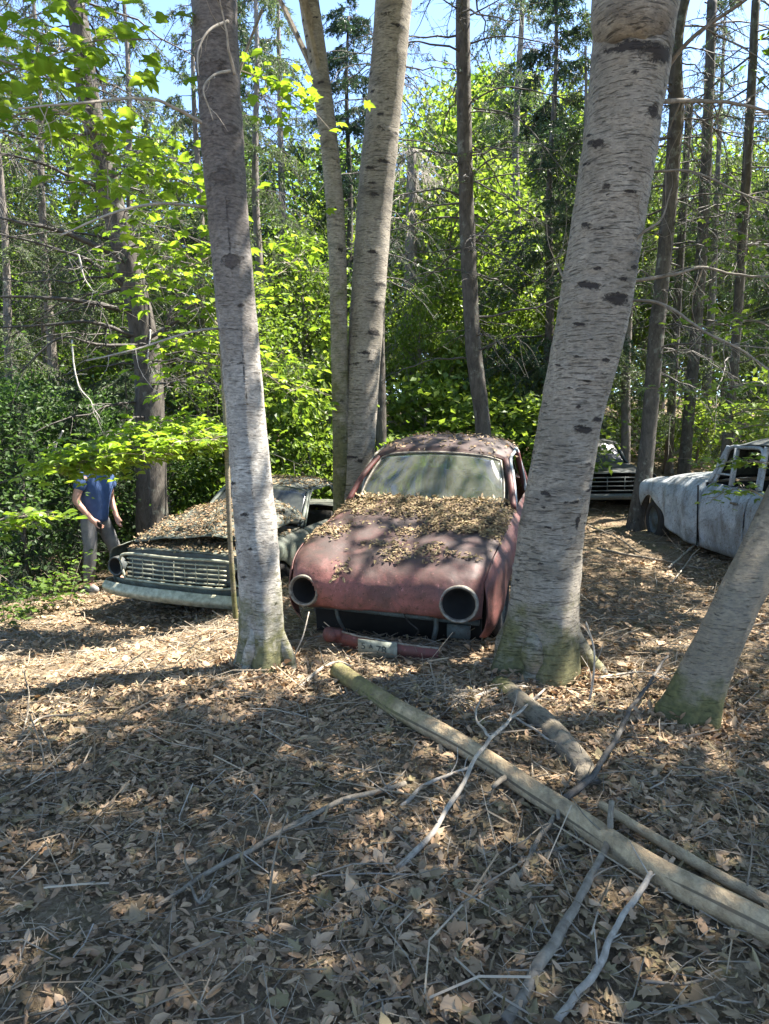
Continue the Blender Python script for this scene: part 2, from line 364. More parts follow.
# ================================================================ forest floor
def axis(lo, hi, mid0, mid1, fine, grow=1.18):
    a = list(np.arange(mid0, mid1+fine/2, fine)); s = fine
    while a[-1] < hi: s *= grow; a.append(a[-1]+s)
    s = fine
    while a[0] > lo: s *= grow; a.insert(0, a[0]-s)
    return np.array(a)
gx = axis(-260, 260, -7, 8, .07); gy = axis(-260, 320, -1, 14, .07)
X, Y = np.meshgrid(gx, gy)
Z = gz(X, Y)
near = (np.abs(X) < 9) & (Y < 16) & (Y > -2)
Z = Z+np.where(near, .018*fbm(np.stack([X*9, Y*9, X*0], -1), 3, 21), 0)
mb = MB(); mb.add(np.stack([X, Y, Z], -1), gridfaces(len(gy), len(gx)))
o = mb.build('ground', M['ground']); tag(o, 'brown forest floor of soil and leaf mould', 'ground', kind='structure')
# fallen leaves, denser towards the camera
def scatter_ground(n, d0, d1, pw=1.0, half=.66):
    d = (d0**2+(d1**2-d0**2)*RS.rand(n)**pw)**.5; x = (RS.rand(n)*2-1)*(half*d+.5)
    return np.stack([x, d, gz(x, d)], -1)
mb = MB()
for n, d0, d1, kind, s0, s1, mi, tl, wd in ((9000, 1.1, 4.2, OVAL, .022, .06, 0, .55, .8), (1300, 1.1, 4.5, MAPLE, .03, .07, 0, .6, .7), (16000, 3.2, 9, OVAL, .025, .075, 0, .6, .8), (14000, 7, 22, RHOMB, .05, .10, 0, .6, 1),
                               (17000, 1.1, 5.0, OVAL, .018, .045, 1, .7, .6), (14000, 4, 12, OVAL, .025, .06, 1, .6, .7), (1000, 1.1, 3.6, MAPLE, .04, .08, 1, .55, .7), (9000, 1.1, 3.6, RHOMB, .012, .03, 0, .9, .9), (9000, 1.1, 3.6, RHOMB, .012, .035, 1, .9, .9), (4500, 1.1, 4, OVAL, .03, .075, 0, .7, .5), (7000, 1.1, 4.5, OVAL, .03, .07, 1, .8, .28), (90, 1.2, 3.0, MAPLE, .08, .12, 0, .4, .85), (4600, 1.1, 4.5, OVAL, .025, .068, 0, .45, .85), (2600, 1.1, 4.5, MAPLE, .04, .085, 1, .4, .9), (1800, 1.1, 4.5, MAPLE, .035, .075, 0, .5, .9), (4500, 4, 9, OVAL, .05, .09, 0, .4, 1.1)):
    p = scatter_ground(n, d0, d1); p = p[RS.rand(n) < .35+.9*sst(-.5, .6, fbm(p*np.array([1.7, 1.7, 0])+mi*9, 3, 33))]; n = len(p); p[:, 2] += RS.rand(n)**2*.028+.001
    N = rdir(n)*tl+np.array([0, 0, 1.0])
    leaves(mb, p, N, rdir(n), s0+(s1-s0)*RS.rand(n)**1.3, kind, mi, RS.uniform(-1.1, 1.7, n), wd)
o = mb.build('leaf_litter', [M['litter'], M['litter_dark']], smooth=False); tag(o, 'dry brown fallen leaves carpeting the forest floor', 'leaf litter', kind='stuff')
# dry needles and tiny twigs
def sticks(mb, p, D, L, rad, mi=0):
    n = len(p); D = nrm(D); a = nrm(np.cross(D, rdir(n))); b = np.cross(D, a); V = []
    bend = (RS.rand(n, 1)-.5)*.25*L[:, None]*a
    for q, off in ((-.5, 0), (0, 1), (.5, 0)):
        c = p+D*(L*q)[:, None]+bend*off
        for k in range(3): V.append(c+rad[:, None]*(math.cos(k*2.094)*a+math.sin(k*2.094)*b))
    V = np.stack(V, 1); base = (np.arange(n)*9)[:, None, None]; f = []
    for s in (0, 3):
        for k in range(3): f.append([s+k, s+(k+1) % 3, s+3+(k+1) % 3, s+3+k])
    mb.add(V.reshape(-1, 3), [(base+np.array(f)[None]).reshape(-1, 4)], mi)
mb = MB()
for n, d0, d1, l0, l1, r, mi in ((11000, 1.1, 5, .03, .10, .0010, 0), (9000, 4, 9, .06, .16, .0016, 0), (3600, 1.1, 7, .10, .30, .0020, 1), (200, 1.1, 9, .15, .40, .0024, 2), (2500, 5, 13, .15, .5, .004, 1), (500, 1.2, 6, .2, .55, .003, 0)):
    p = scatter_ground(n, d0, d1); D = rdir(n); D[:, 2] *= .22; L = l0+(l1-l0)*RS.rand(n)**1.6
    p[:, 2] += .012+RS.rand(n)*.03
    sticks(mb, p, D, L, r*(.6+.8*RS.rand(n)), mi)
o = mb.build('twig_litter', [M['needles_dry'], M['twig_brown'], M['twig_pale']], smooth=False); tag(o, 'fine dry twigs and needles scattered over the fallen leaves', 'twig litter', kind='stuff')
# ================================================================ foreground trunks
def trunk_mesh(mb, pts, k=40, m=160, flare=.5, base_ext=.12, top=None, rough=.03, marks=(), moss_h=.7, mi=0, seed=0, fl_h=.45, lobes=5):
    """pts: (x,y,z,r) rows bottom to top; adds the tube with root flare, ring scars and bark marks (height, angle from -y, half height, half angle)"""
    p = np.asarray(pts, float)
    d0 = nrm(p[0, :3]-p[1, :3])
    p = np.concatenate([[np.append(p[0, :3]+d0*base_ext, p[0, 3])], p])
    if top is not None: p = np.concatenate([p, [top]])
    s = spline(p, m); c, r = s[:, :3], s[:, 3]
    z0 = p[1, 2]; hgt = np.maximum(0, c[:, 2]-z0)
    fl = np.exp(-hgt/(fl_h*.45))
    T, N, B = frames(c); th = np.linspace(0, 2*np.pi, k, endpoint=False)
    ringdir = np.cos(th)[None, :, None]*N[:, None]+np.sin(th)[None, :, None]*B[:, None]
    ang = np.arctan2(ringdir[..., 0], -ringdir[..., 1])          # 0 faces -y
    rs = np.random.RandomState(seed+50); ph = rs.rand(3)*6.28
    lob = .5+.5*np.cos(lobes*th+ph[0])*.6+.4*np.cos((lobes-2)*th+ph[1])
    sh = 1+flare*fl[:, None]*np.clip(lob, 0, 2)[None]
    q = np.stack([np.cos(th)[None]*3+0*hgt[:, None], np.sin(th)[None]*3+0*hgt[:, None], np.broadcast_to((c[:, 2]*3)[:, None], (m, k))], -1)
    sh = sh*(1+rough*fbm(q*.7, 3, seed)+rough*.35*fbm(q*np.array([1, 1, 4.0]), 2, seed+9))
    mark = np.zeros((m, k))
    for (hz, a, dh, da) in marks:
        g = np.exp(-((hgt[:, None]-hz)/dh)**2-((np.angle(np.exp(1j*(ang-a))))/da)**2); mark = np.maximum(mark, g)
        sh = sh+.045*np.exp(-((hgt[:, None]-hz)/(dh*1.5))**2-((np.angle(np.exp(1j*(ang-a))))/(da*1.2))**2)
    V = c[:, None]+(r[:, None]*sh)[..., None]*ringdir
    i = np.arange(m-1)[:, None]*k; j = np.arange(k)[None]; j2 = (j+1) % k
    Q = np.stack([i+j, i+j2, i+k+j2, i+k+j], -1).reshape(-1, 4)
    mb.add(V, [Q, (np.arange(k)+(m-1)*k)[None]], mi, mark.ravel())
    moss = np.clip(1-hgt/moss_h, 0, 1)[:, None]*np.ones(k)
    mb.moss = np.concatenate([getattr(mb, 'moss', np.zeros(0)), moss.ravel()])
    return c, r
def build_bark(mb, name, mats, parent, off):
    me = mb.mesh(name, mats, True, off, 'mark')
    a = me.attributes.new('moss', 'FLOAT', 'POINT'); ms = np.zeros(len(me.vertices)); ms[:len(mb.moss)] = mb.moss
    a.data.foreach_set('value', ms.astype(np.float32))
    o = bpy.data.objects.new(name, me); C.objects.link(o); o.parent = parent; return o
def px_trunk(rows):
    """rows (px,py,width px,depth) bottom to top -> x,y,z,r"""
    out = []
    for px, py, wd, d in rows:
        q = P(px, py, d); out.append([*q, wd/2*((q-CAM)@FW)/F])
    return out
def limb_curve(a, b, sag=.1, m=12, jit=.03):
    t = np.linspace(0, 1, m)[:, None]; L = np.linalg.norm(b-a)
    c = a+(b-a)*t; c[:, 2] += (4*t*(1-t)).ravel()*sag*L
    c[1:-1] += RS.normal(size=(m-2, 3))*jit*L*.3
    return spline(c[::2] if m > 6 else c, m*2)
def twigs_on(mb, curve, n, l0, l1, r, down=.2, mi=0, start=.2):
    T = nrm(np.gradient(curve, axis=0))
    for _ in range(n):
        i = int(len(curve)*RS.uniform(start, .98)); a = curve[min(i, len(curve)-1)]
        d = nrm(T[min(i, len(curve)-1)]*.6+rdir(1)[0]*.8+np.array([0, 0, -down])); L = RS.uniform(l0, l1)
        b = a+d*L; mid = (a+b)/2+rdir(1)[0]*L*.12
        tube(mb, spline([a, mid, b], 6), np.linspace(r, r*.4, 6), 3, mi, cap=False)
def limb(parent, rows, r0, r1, mat, off, tw=6, tl=(.1, .35), name='limb'):
    c = spline([P(*q) for q in rows], 24); mb = MB()
    tube(mb, c+fbm(c*6, 2, 4)[:, None]*.012, np.linspace(r0, r1, 24), 6)
    twigs_on(mb, c, tw, tl[0], tl[1], r1*.8)
    return mb.build(name, mat, parent, off=off)
trees = {}
def fore_tree(key, label, rows, mat, grp=None, extra=None, cat='birch tree', name='birch_tree', **kw):
    pts = px_trunk(rows); base = np.array(pts[0][:3]); mb = MB()
    root = thing(name, label, cat, base, group=grp)
    c, r = trunk_mesh(mb, pts, top=extra, **kw)
    build_bark(mb, 'trunk', mat, root, base)
    trees[key] = (root, base, c, r); return root, base
def gd(px, py): return float(G(px, py)[1])
# left birch
dL = gd(262, 668); print('left birch depth', dL)
rows = [(264, 668, 40, dL), (262, 600, 39, dL), (254, 500, 40, dL), (243, 380, 39, dL), (232, 260, 39, dL-.1), (222, 130, 41, dL-.2), (214, 0, 45, dL-.3), (206, -120, 46, dL-.45)]
mk = [(RS.uniform(.4, 5), RS.normal()*1.3, RS.uniform(.006, .016), RS.uniform(.08, .35)) for _ in range(60)]+[(3.05, 0, .05, .8), (2.6, .2, .03, .7), (3.6, -.2, .05, 1.1), (3.3, .6, .03, .5)]
mk += [(h, .22+.05*math.sin(h*4), .11, .035) for h in np.arange(.9, 3.4, .15)]
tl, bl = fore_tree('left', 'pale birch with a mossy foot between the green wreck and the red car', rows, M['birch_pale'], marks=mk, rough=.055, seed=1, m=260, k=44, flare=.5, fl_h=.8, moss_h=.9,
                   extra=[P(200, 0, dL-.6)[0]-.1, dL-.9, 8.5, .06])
for rw, a, b in (([(208, 124, dL-.25), (150, 100, dL-.5), (90, 102, dL-.9), (20, 108, dL-1.1)], .011, .004), ([(216, 208, dL-.1), (160, 203, dL-.4), (110, 214, dL-.7), (60, 236, dL-.8)], .010, .004),
                 ([(224, 328, dL), (190, 332, dL-.3), (140, 348, dL-.6), (88, 360, dL-.8)], .009, .003)):
    limb(tl, rw, a, b, M['twig_pale'], bl, 5)
for rw in ([(234, 75, dL-.4), (227, 40, dL-.5), (221, -5, dL-.6)], [(226, 22, dL-.4), (209, 30, dL-.5), (199, 50, dL-.55), (200, 75, dL-.6)], [(230, 71, dL-.4), (214, 75, dL-.5), (205, 90, dL-.55), (214, 120, dL-.5)]):
    limb(tl, rw, .009, .003, M['twig_pale'], bl, 3, (.05, .2))
# big birch
dB = gd(545, 668); print('big birch depth', dB)
rows = [(540, 668, 66, dB), (545, 610, 63, dB), (550, 540, 61, dB), (560, 480, 61, dB-.05), (572, 410, 62, dB-.1), (588, 340, 67, dB-.2), (607, 230, 70, dB-.35), (622, 130, 73, dB-.5), (636, 0, 79, dB-.65), (646, -100, 82, dB-.8)]
mk = [(3.56, -.3, .03, .7), (3.53, .5, .045, .6), (3.28, .5, .035, .25), (2.44, -.5, .025, .5), (2.38, .35, .04, .5), (1.62, .2, .03, .4), (1.69, .7, .02, .25), (2.95, -.5, .015, .15), (3.15, -.9, .025, .2), (2.05, .4, .015, .2), (1.2, -.6, .02, .2), (1.05, .6, .06, .12), (2.75, -.9, .02, .2)]
mk += [(RS.uniform(.5, 4.6), RS.normal()*1.1, RS.uniform(.005, .013), RS.uniform(.06, .25)) for _ in range(90)]
tb, bb = fore_tree('big', 'thick scarred birch leaning right beside the red car', rows, M['birch_grey'], marks=mk, rough=.05, seed=2, m=320, k=64, flare=.42, fl_h=.85, moss_h=.75,
                   extra=[P(660, 0, dB-1)[0]+.25, dB-1.4, 9.0, .10])
for rw, a, b in (([(622, 282, dB-.3), (665, 276, dB-.2), (700, 268, dB-.1), (735, 275, dB), (790, 279, dB)], .012, .006), ([(618, 300, dB-.2), (655, 302, dB-.4), (700, 330, dB-.6), (740, 350, dB-.7), (785, 384, dB-.8)], .010, .005),
                 ([(655, 85, dB-.5), (690, 40, dB-.7), (740, 4, dB-.9), (770, -20, dB-1)], .013, .006), ([(660, 102, dB-.5), (700, 101, dB-.3), (740, 104, dB-.2), (785, 116, dB-.1)], .015, .008),
                 ([(648, 172, dB-.4), (690, 172, dB-.5), (730, 188, dB-.6), (785, 210, dB-.7)], .008, .004), ([(575, 300, dB-.2), (560, 270, dB), (556, 262, dB+.1)], .012, .004), ([(610, 268, dB-.4), (640, 235, dB-.5), (662, 218, dB-.5), (670, 190, dB-.5)], .012, .003)):
    limb(tb, rw, a, b, M['twig_brown'], bb, 9, (.1, .5))
# twin birches behind the car
rows = [(343, 560, 20, 7.15), (342, 470, 18, 7.15), (340, 380, 17, 7.15), (337, 250, 18, 7.1), (330, 150, 18, 7.0), (318, 60, 19, 6.9), (309, 0, 20, 6.8), (297, -90, 20, 6.7)]
mk = [(RS.uniform(.6, 6), RS.normal()*1.2, RS.uniform(.008, .02), RS.uniform(.15, .6)) for _ in range(50)]
fore_tree('twin_a', 'slim greenish birch stem, thinner of the twin birches behind the red hood', rows, M['birch_grey'], 'twin birches behind the red car', marks=mk, seed=3, m=240, k=30, flare=.2, moss_h=4.5, extra=[-1.0, 6.2, 10.5, .04])
rows = [(356, 560, 46, 7.25), (355, 480, 38, 7.25), (361, 400, 34, 7.25), (368, 300, 34, 7.25), (375, 200, 35, 7.2), (385, 100, 35, 7.1), (394, 0, 37, 7.0), (402, -90, 37, 6.9)]
mk = [(RS.uniform(.6, 6), RS.normal()*1.2, RS.uniform(.009, .022), RS.uniform(.15, .6)) for _ in range(50)]
fore_tree('twin_b', 'thicker pale stem of the twin birches behind the red hood', rows, M['birch_grey'], 'twin birches behind the red car', marks=mk, seed=4, m=240, k=36, flare=.3, extra=[.35, 6.5, 10.5, .06])
# leaning trunk at the right
dR = gd(685, 722); print('leaning depth', dR)
rows = [(688, 716, 43, dR), (705, 672, 40, dR), (735, 606, 39, dR), (770, 535, 39, dR+.1), (807, 450, 39, dR+.25), (852, 330, 38, dR+.4), (902, 180, 37, dR+.5)]
fore_tree('lean', 'bare trunk leaning hard to the right with moss at its foot', rows, M['bark_moss'], None, cat='tree', name='leaning_tree', seed=5, m=160, k=40, flare=.45, fl_h=.6, moss_h=.5, rough=.085,
          marks=[], extra=[4.1, dR+1.0, 8.0, .06])
# buttress roots at the feet of the big trunks, and the leaves drifted against them
def roots(key, n, L, r, mat, seed):
    root, b, c, rr = trees[key]; rs = np.random.RandomState(seed); a0 = rs.rand()*6.28; g0 = float(gz(b[0], b[1])); dr = []
    for k in range(n):
        a = a0+k*6.283/n+rs.uniform(-.3, .3); d = np.array([math.cos(a), math.sin(a), 0]); l = L*rs.uniform(.7, 1.2); R0 = rr[8]
        p = [b+d*R0*.55+[0, 0, .42*l/L], b+d*R0*.95+[0, 0, .2], b+d*(R0+l*.35)+[0, 0, .055], b+d*(R0+l*.7)+[0, 0, .0], b+d*(R0+l)+[0, 0, -.08]]
        p = np.array(p); p[1:, 2] += gz(p[1:, 0], p[1:, 1])-g0; p[2:, :2] += rs.normal(size=(3, 2))*.03
        mb = MB(); sp_ = spline(p, 20); th = np.linspace(0, 6.283, 12, endpoint=False); tube(mb, sp_, np.interp(np.linspace(0, 1, 20), [0, .3, .6, 1], [r*.5, r, r*.7, r*.25])*(1+.12*vnoise(sp_*9, seed)), 12)
        mb.moss = np.full(240, .6); build_bark(mb, 'root', mat, root, b)
    n_ = 700; a = RS.rand(n_)*6.283; q = rr[8]*1.05+np.abs(RS.normal(size=n_))*.16; p = np.stack([b[0]+q*np.cos(a), b[1]+q*np.sin(a), np.zeros(n_)], -1); p[:, 2] = gz(p[:, 0], p[:, 1])+.005+RS.rand(n_)*.07*np.exp(-(q-rr[8])/.12)
    drift.append(p)
drift = []
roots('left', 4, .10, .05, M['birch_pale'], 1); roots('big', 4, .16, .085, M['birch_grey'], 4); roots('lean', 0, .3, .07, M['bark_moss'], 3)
mb = MB(); p = np.concatenate(drift); n = len(p); leaves(mb, p, rdir(n)*.8+np.array([0, 0, .9]), rdir(n), RS.uniform(.025, .065, n), OVAL, 0, RS.uniform(-2, 3, n), .8)
o = mb.build('leaf_drift', [M['litter']], smooth=False); tag(o, 'dry leaves drifted against the feet of the big trunks', 'leaf litter', kind='stuff')
# ================================================================ added canopies out of view, leaf gaps shaped for the sun patches
def out_tree(key, label, x, y, r, h, mat='bark_moss'):
    b = onG(x, y); root = thing('added_canopy_tree', label, 'tree', b); mb = MB()  # tree added out of view to carry the shading canopy
    c, rr = trunk_mesh(mb, [[*b, r], [x+.1, y, b[2]+h*.5, r*.8], [x+.15, y+.1, b[2]+h, r*.3]], seed=int(x*7+50), m=60, k=20)
    build_bark(mb, 'trunk', M[mat], root, b); trees[key] = (root, b, c, rr)
out_tree('o1', 'unseen maple added on the sunny right to shade the clearing', 6.2, 1.2, .17, 9.5)
out_tree('o2', 'unseen maple added behind the viewer to shade the clearing', 1.6, -2.2, .16, 9.5)
out_tree('o3', 'unseen maple added at the left behind the viewer for shade', -4.2, .2, .16, 9.0)
LIT = [(60, 640, 230, 70, .0), (190, 640, 110, 60, .0), (236, 668, 60, 34, .02), (300, 690, 30, 14, .3), (505, 705, 75, 50, .03), (575, 690, 60, 32, .05), (640, 690, 40, 60, .3), (735, 640, 70, 60, .22), (442, 835, 34, 34, .05), (620, 850, 30, 14, .4), (600, 540, 40, 60, .6), (690, 540, 90, 45, .35)]  # spots kept sunny; the unseen leaf clusters over them are thinned
def keep_prob(g):
    px, py, z = project(np.stack([g[:, 0], g[:, 1], gz(g[:, 0], g[:, 1])], -1)); k = np.ones(len(g))*.97
    for x, y, a, b, p in LIT:
        k = np.where((((px-x)/a)**2+((py-y)/b)**2 < 1) & (z > .5), np.minimum(k, p), k)
    return k
NCL = 4200
g = np.stack([RS.uniform(-6.5, 8, NCL), RS.uniform(0, 1, NCL)**1.7*11.5-1.0], -1); zc = RS.uniform(6.2, 10.5, NCL)
pos = np.stack([g[:, 0]+SUN[0]/SUN[2]*zc, g[:, 1]+SUN[1]/SUN[2]*zc, zc], -1)
kp = RS.rand(NCL) < keep_prob(g)
q = pos-SUN*((zc-.75)/SUN[2])[:, None]           # where the shadow passes at bonnet height
hood = (np.abs(q[:, 0]-.15-(q[:, 1]-5.4)*.3) < .85) & (q[:, 1] > 4.2) & (q[:, 1] < 6.8)
kp &= ~(hood & (RS.rand(NCL) < .74))
q2 = pos-SUN*((zc-.4)/SUN[2])[:, None]
gc = (q2[:, 0] > -3.9) & (q2[:, 0] < -1.0) & (q2[:, 1] > 6.6) & (q2[:, 1] < 9.6); kp &= ~(gc & (RS.rand(NCL) < .6))
qt = pos-SUN*((zc-1.9)/SUN[2])[:, None]
tq = (np.hypot(qt[:, 0]+.83, qt[:, 1]-dL) < .35); kp &= ~(tq & (RS.rand(NCL) < .9))
px, py, z = project(pos); vis = (z > .3) & (px > -30) & (px < 800) & (py > -40); kp &= ~vis
pos = pos[kp]; keys = list(trees)
ax = np.array([trees[k][2][np.argmin(abs(trees[k][2][:, 2]-7.5))] for k in keys])
own = np.argmin(np.linalg.norm(pos[:, None, :2]-ax[None, :, :2], axis=-1), 1)
for i, k in enumerate(keys):
    root, base, c, r = trees[k]; pc = pos[own == i]; mb = MB()
    if not len(pc): continue
    n = 26; ctr = np.repeat(pc, n, 0)+RS.normal(size=(len(pc)*n, 3))*np.array([.26, .26, .12])
    leaves(mb, ctr, rdir(len(ctr))*.7+np.array([0, 0, 1.0]), rdir(len(ctr)), RS.uniform(.10, .17, len(ctr)), RHOMB, 0, None, 1.3)
    for e in pc[RS.choice(len(pc), min(16, len(pc)), False)]:
        j = int(np.clip(np.searchsorted(c[:, 2], e[2]-1.0-RS.rand()), 0, len(c)-1)); tube(mb, limb_curve(c[j], e, .08, 10), np.linspace(.035, .008, 20), 5, 1, cap=False)
    mb.build('crown', [M['leaf_mid'], M['twig_brown']], root, False, base)  # crown above the view, added to cast shade with gaps for sun
# ================================================================ spruces
def conifer(h, clear, Lmax, nb, ntw, nnd, droop=.25, needle=.05, nw=.22, wood_r=.012, dens_top=1.0, dead=0.0, trunk_r=.12, lean=(0, 0), hang=.3, seedk=0):
    """returns (trunk mesh builder, crown mesh builder: 0 wood 1 needles)"""
    tm, cm = MB(), MB(); m = 40; zz = np.linspace(0, h, m)
    ax = np.stack([lean[0]*(zz/h)**1.3+.03*np.sin(zz*1.3), lean[1]*(zz/h)+.03*np.cos(zz*1.1), zz], -1)
    trunk_mesh(tm, np.column_stack([ax[::4], np.linspace(trunk_r, .02, m)[::4]]), k=14, m=70, flare=.25, seed=seedk, moss_h=.3, rough=.05)
    nC, nN, nD, nS = [], [], [], []
    for b in range(nb):
        f = RS.rand(); z = clear+(h*.99-clear)*f; a0 = np.array([np.interp(z, zz, ax[:, 0]), np.interp(z, zz, ax[:, 1]), z])
        L = Lmax*(1-(z/h))**.7*RS.uniform(.6, 1.1)+.15; az = RS.rand()*6.283; d = np.array([math.cos(az), math.sin(az), RS.uniform(-.05, .22)])
        t = np.linspace(0, 1, 9); c = a0+d*(t*L)[:, None]; c[:, 2] -= droop*L*t**2*RS.uniform(.5, 1.5); c += np.cumsum(RS.normal(size=(9, 3)), 0)*.012*L
        tube(cm, c, np.linspace(wood_r*(.5+.5*L/Lmax), .003, 9), 4, 0, cap=False)
        isdead = RS.rand() < dead; side = nrm(np.cross(d, [0, 0, 1.0]))
        for k in range(ntw):
            u = RS.uniform(.15, 1); p = np.array([np.interp(u, t, c[:, q]) for q in range(3)]); sgn = 1 if k % 2 else -1
            dd = nrm(d*.55+side*sgn*.8+np.array([0, 0, -hang*RS.uniform(.3, 1.6)])+RS.normal(size=3)*.2); tl = (.16+.32*(1-u))*L*RS.uniform(.5, 1.2)+.06
            e = p+dd*tl; e[2] -= .2*tl; mid = (p+e)/2+np.array([0, 0, .05*tl])
            tube(cm, np.array([p, mid, e]), np.array([.0042, .003, .0015])*(wood_r/.012), 3, 0, cap=False)
            if isdead or nnd == 0: continue
            nn = max(3, int(nnd*tl/.3)); s = RS.rand(nn); q = np.where(s[:, None] < .5, p+(mid-p)*(s*2)[:, None], mid+(e-mid)*((s-.5)*2)[:, None])
            o = rdir(nn); nC.append(q); nD.append(dd+.9*o*np.array([1, 1, .7])); nN.append(rdir(nn, .5)); nS.append(RS.uniform(.6, 1.3, nn)*needle)
    if nC: leaves(cm, np.concatenate(nC), np.concatenate(nN), np.concatenate(nD), np.concatenate(nS), RHOMB, 1, None, nw/.27*.5)
    return tm, cm
def tree_from(name, label, cat, loc, tm, cm, tmat, cmats, group=None, scale=1.0, rz=0.0):
    root = thing(name, label, cat, loc, (0, 0, rz), group); root.scale = (scale,)*3
    build_bark(tm, 'trunk', tmat, root, None); cm.build('crown', cmats, root, False); return root
def base_px(px, d): x = P(px, 440, d)[0]; return onG(x, d, -.03)
def copy_tree(src, loc, rz, s, label=None, sz=None):
    r = src.copy(); C.objects.link(r); r.location = loc; r.rotation_euler = (0, 0, rz); r.scale = (s, s, sz or s)
    if label: r['label'] = label
    for ch in list(src.children):
        c = ch.copy(); C.objects.link(c); c.parent = r
    return r
def px_spruce(label, rows, cname, nb, zr, Lr, az, needles, seed, grp=None, tw=10, hang=.3, extra=None, nnd=22, ndl=.045, wood='twig_dark', droop=.3, needle_mat='needle', dirs=None, skip=0.0, name='spruce_tree', bark='bark_spruce'):
    """spruce with its trunk traced and random thin branches of its own"""
    pts = px_trunk(rows); b = onG(pts[0][0], pts[0][1]); pts = [[b[0]+(pts[0][0]-pts[1][0])*.3, b[1], b[2], pts[0][3]*1.1]]+pts
    root = thing(name, label, cname, b, group=grp); mb = MB()
    c, r = trunk_mesh(mb, pts, k=22, m=140, flare=.25, seed=seed, rough=.06, moss_h=.4, top=extra)
    build_bark(mb, 'trunk', M[bark], root, b)
    cm = MB(); nC, nN, nD, nS = [], [], [], []
    for _ in range(nb):
        z = RS.uniform(*zr); a0 = np.array([np.interp(z, c[:, 2], c[:, q]) for q in range(3)]); L = RS.uniform(*Lr)
        A = RS.uniform(*az); d = np.array([math.sin(A), -math.cos(A), RS.uniform(-.15, .25)]); t = np.linspace(0, 1, 10)
        q = a0+d*(t*L)[:, None]; q[:, 2] -= droop*L*t**2*RS.uniform(.2, 1.4); q += np.cumsum(RS.normal(size=(10, 3)), 0)*.02*L
        tube(cm, q, np.linspace(.006+.006*L, .003, 10), 4, 0, cap=False); side = nrm(np.cross(d, [0, 0, 1.0]))
        for k in range(tw):
            u = RS.uniform(.1, 1); p = np.array([np.interp(u, t, q[:, w_]) for w_ in range(3)])
            dd = nrm(d*.6+side*(1 if k % 2 else -1)*.8+np.array([0, 0, -hang*RS.uniform(0, 1.8)])+RS.normal(size=3)*.3); tl = RS.uniform(.12, .5)*(L*.5+.2)
            mid = p+dd*tl*.5+RS.normal(size=3)*.03*tl; e = p+dd*tl; e[2] -= hang*.4*tl
            tube(cm, np.array([p, mid, e]), [.004, .003, .0015], 3, 0, cap=False)
            if RS.rand() < needles:
                nn = max(4, int(nnd*tl/.3)); s = RS.rand(nn)[:, None]; nC.append(p+(e-p)*s); nD.append(dd+rdir(nn)*.9); nN.append(rdir(nn, .4)); nS.append(RS.uniform(.6, 1.3, nn)*ndl)
    if nC: leaves(cm, np.concatenate(nC), np.concatenate(nN), np.concatenate(nD), np.concatenate(nS), RHOMB, 1, None, .42)
    cm.build('crown', [M[wood], M[needle_mat]], root, False, b)
    return root, b, c
# dark dead spruce, left
rt, b, c = px_spruce('dark half-dead spruce with long bare boughs behind the green wreck', [(152, 520, 31, 9.8), (150, 420, 29, 9.8), (146, 350, 27, 9.8), (130, 270, 25, 9.7), (108, 185, 22, 9.6), (88, 95, 20, 9.5), (74, 0, 18, 9.4)], 'spruce', 95, (1.6, 8.2), (.5, 2.3), (-3.14, 3.14), .28, 30, tw=12, hang=.45, extra=[-4.6, 9.2, 10.5, .05], nnd=26)
for rw, r0 in (([(122, 258, 9.7), (70, 234, 9.3), (30, 224, 9.0), (-30, 212, 8.8)], .045), ([(128, 290, 9.7), (90, 262, 9.2), (45, 245, 8.9), (-30, 228, 8.6)], .035), ([(135, 312, 9.7), (85, 302, 9.2), (40, 298, 9), (-30, 296, 8.9)], .04), ([(140, 338, 9.7), (90, 322, 9.3), (40, 326, 9.2), (-20, 328, 9.1)], .03),
               ([(146, 340, 9.7), (175, 322, 9.3), (195, 304, 9.1), (218, 308, 9)], .03), ([(108, 190, 9.6), (70, 176, 9.2), (30, 160, 8.9), (-20, 150, 8.6)], .035), ([(150, 384, 9.7), (190, 382, 9.3), (230, 386, 9.2)], .02), ([(145, 345, 9.7), (100, 345, 9.2), (60, 338, 8.9), (20, 372, 8.6)], .025), ([(150, 350, 9.6), (165, 330, 9.3), (172, 305, 9.2)], .03), ([(95, 130, 9.5), (60, 140, 9.2), (0, 130, 9)], .03)):
    limb(rt, rw, r0, .008, M['twig_dark'], b, 16, (.2, .8))
for rw in ([(72, 340, 8.6), (76, 378, 8.5), (90, 400, 8.5), (100, 420, 8.5)], [(64, 430, 8.2), (52, 452, 8.2), (50, 466, 8.2)], [(78, 255, 8.6), (86, 280, 8.6), (95, 292, 8.6)], [(150, 330, 9.3), (148, 358, 9.2), (150, 372, 9.2)]):
    limb(rt, rw, .012, .004, M['bark_dead'], b, 6, (.1, .3))
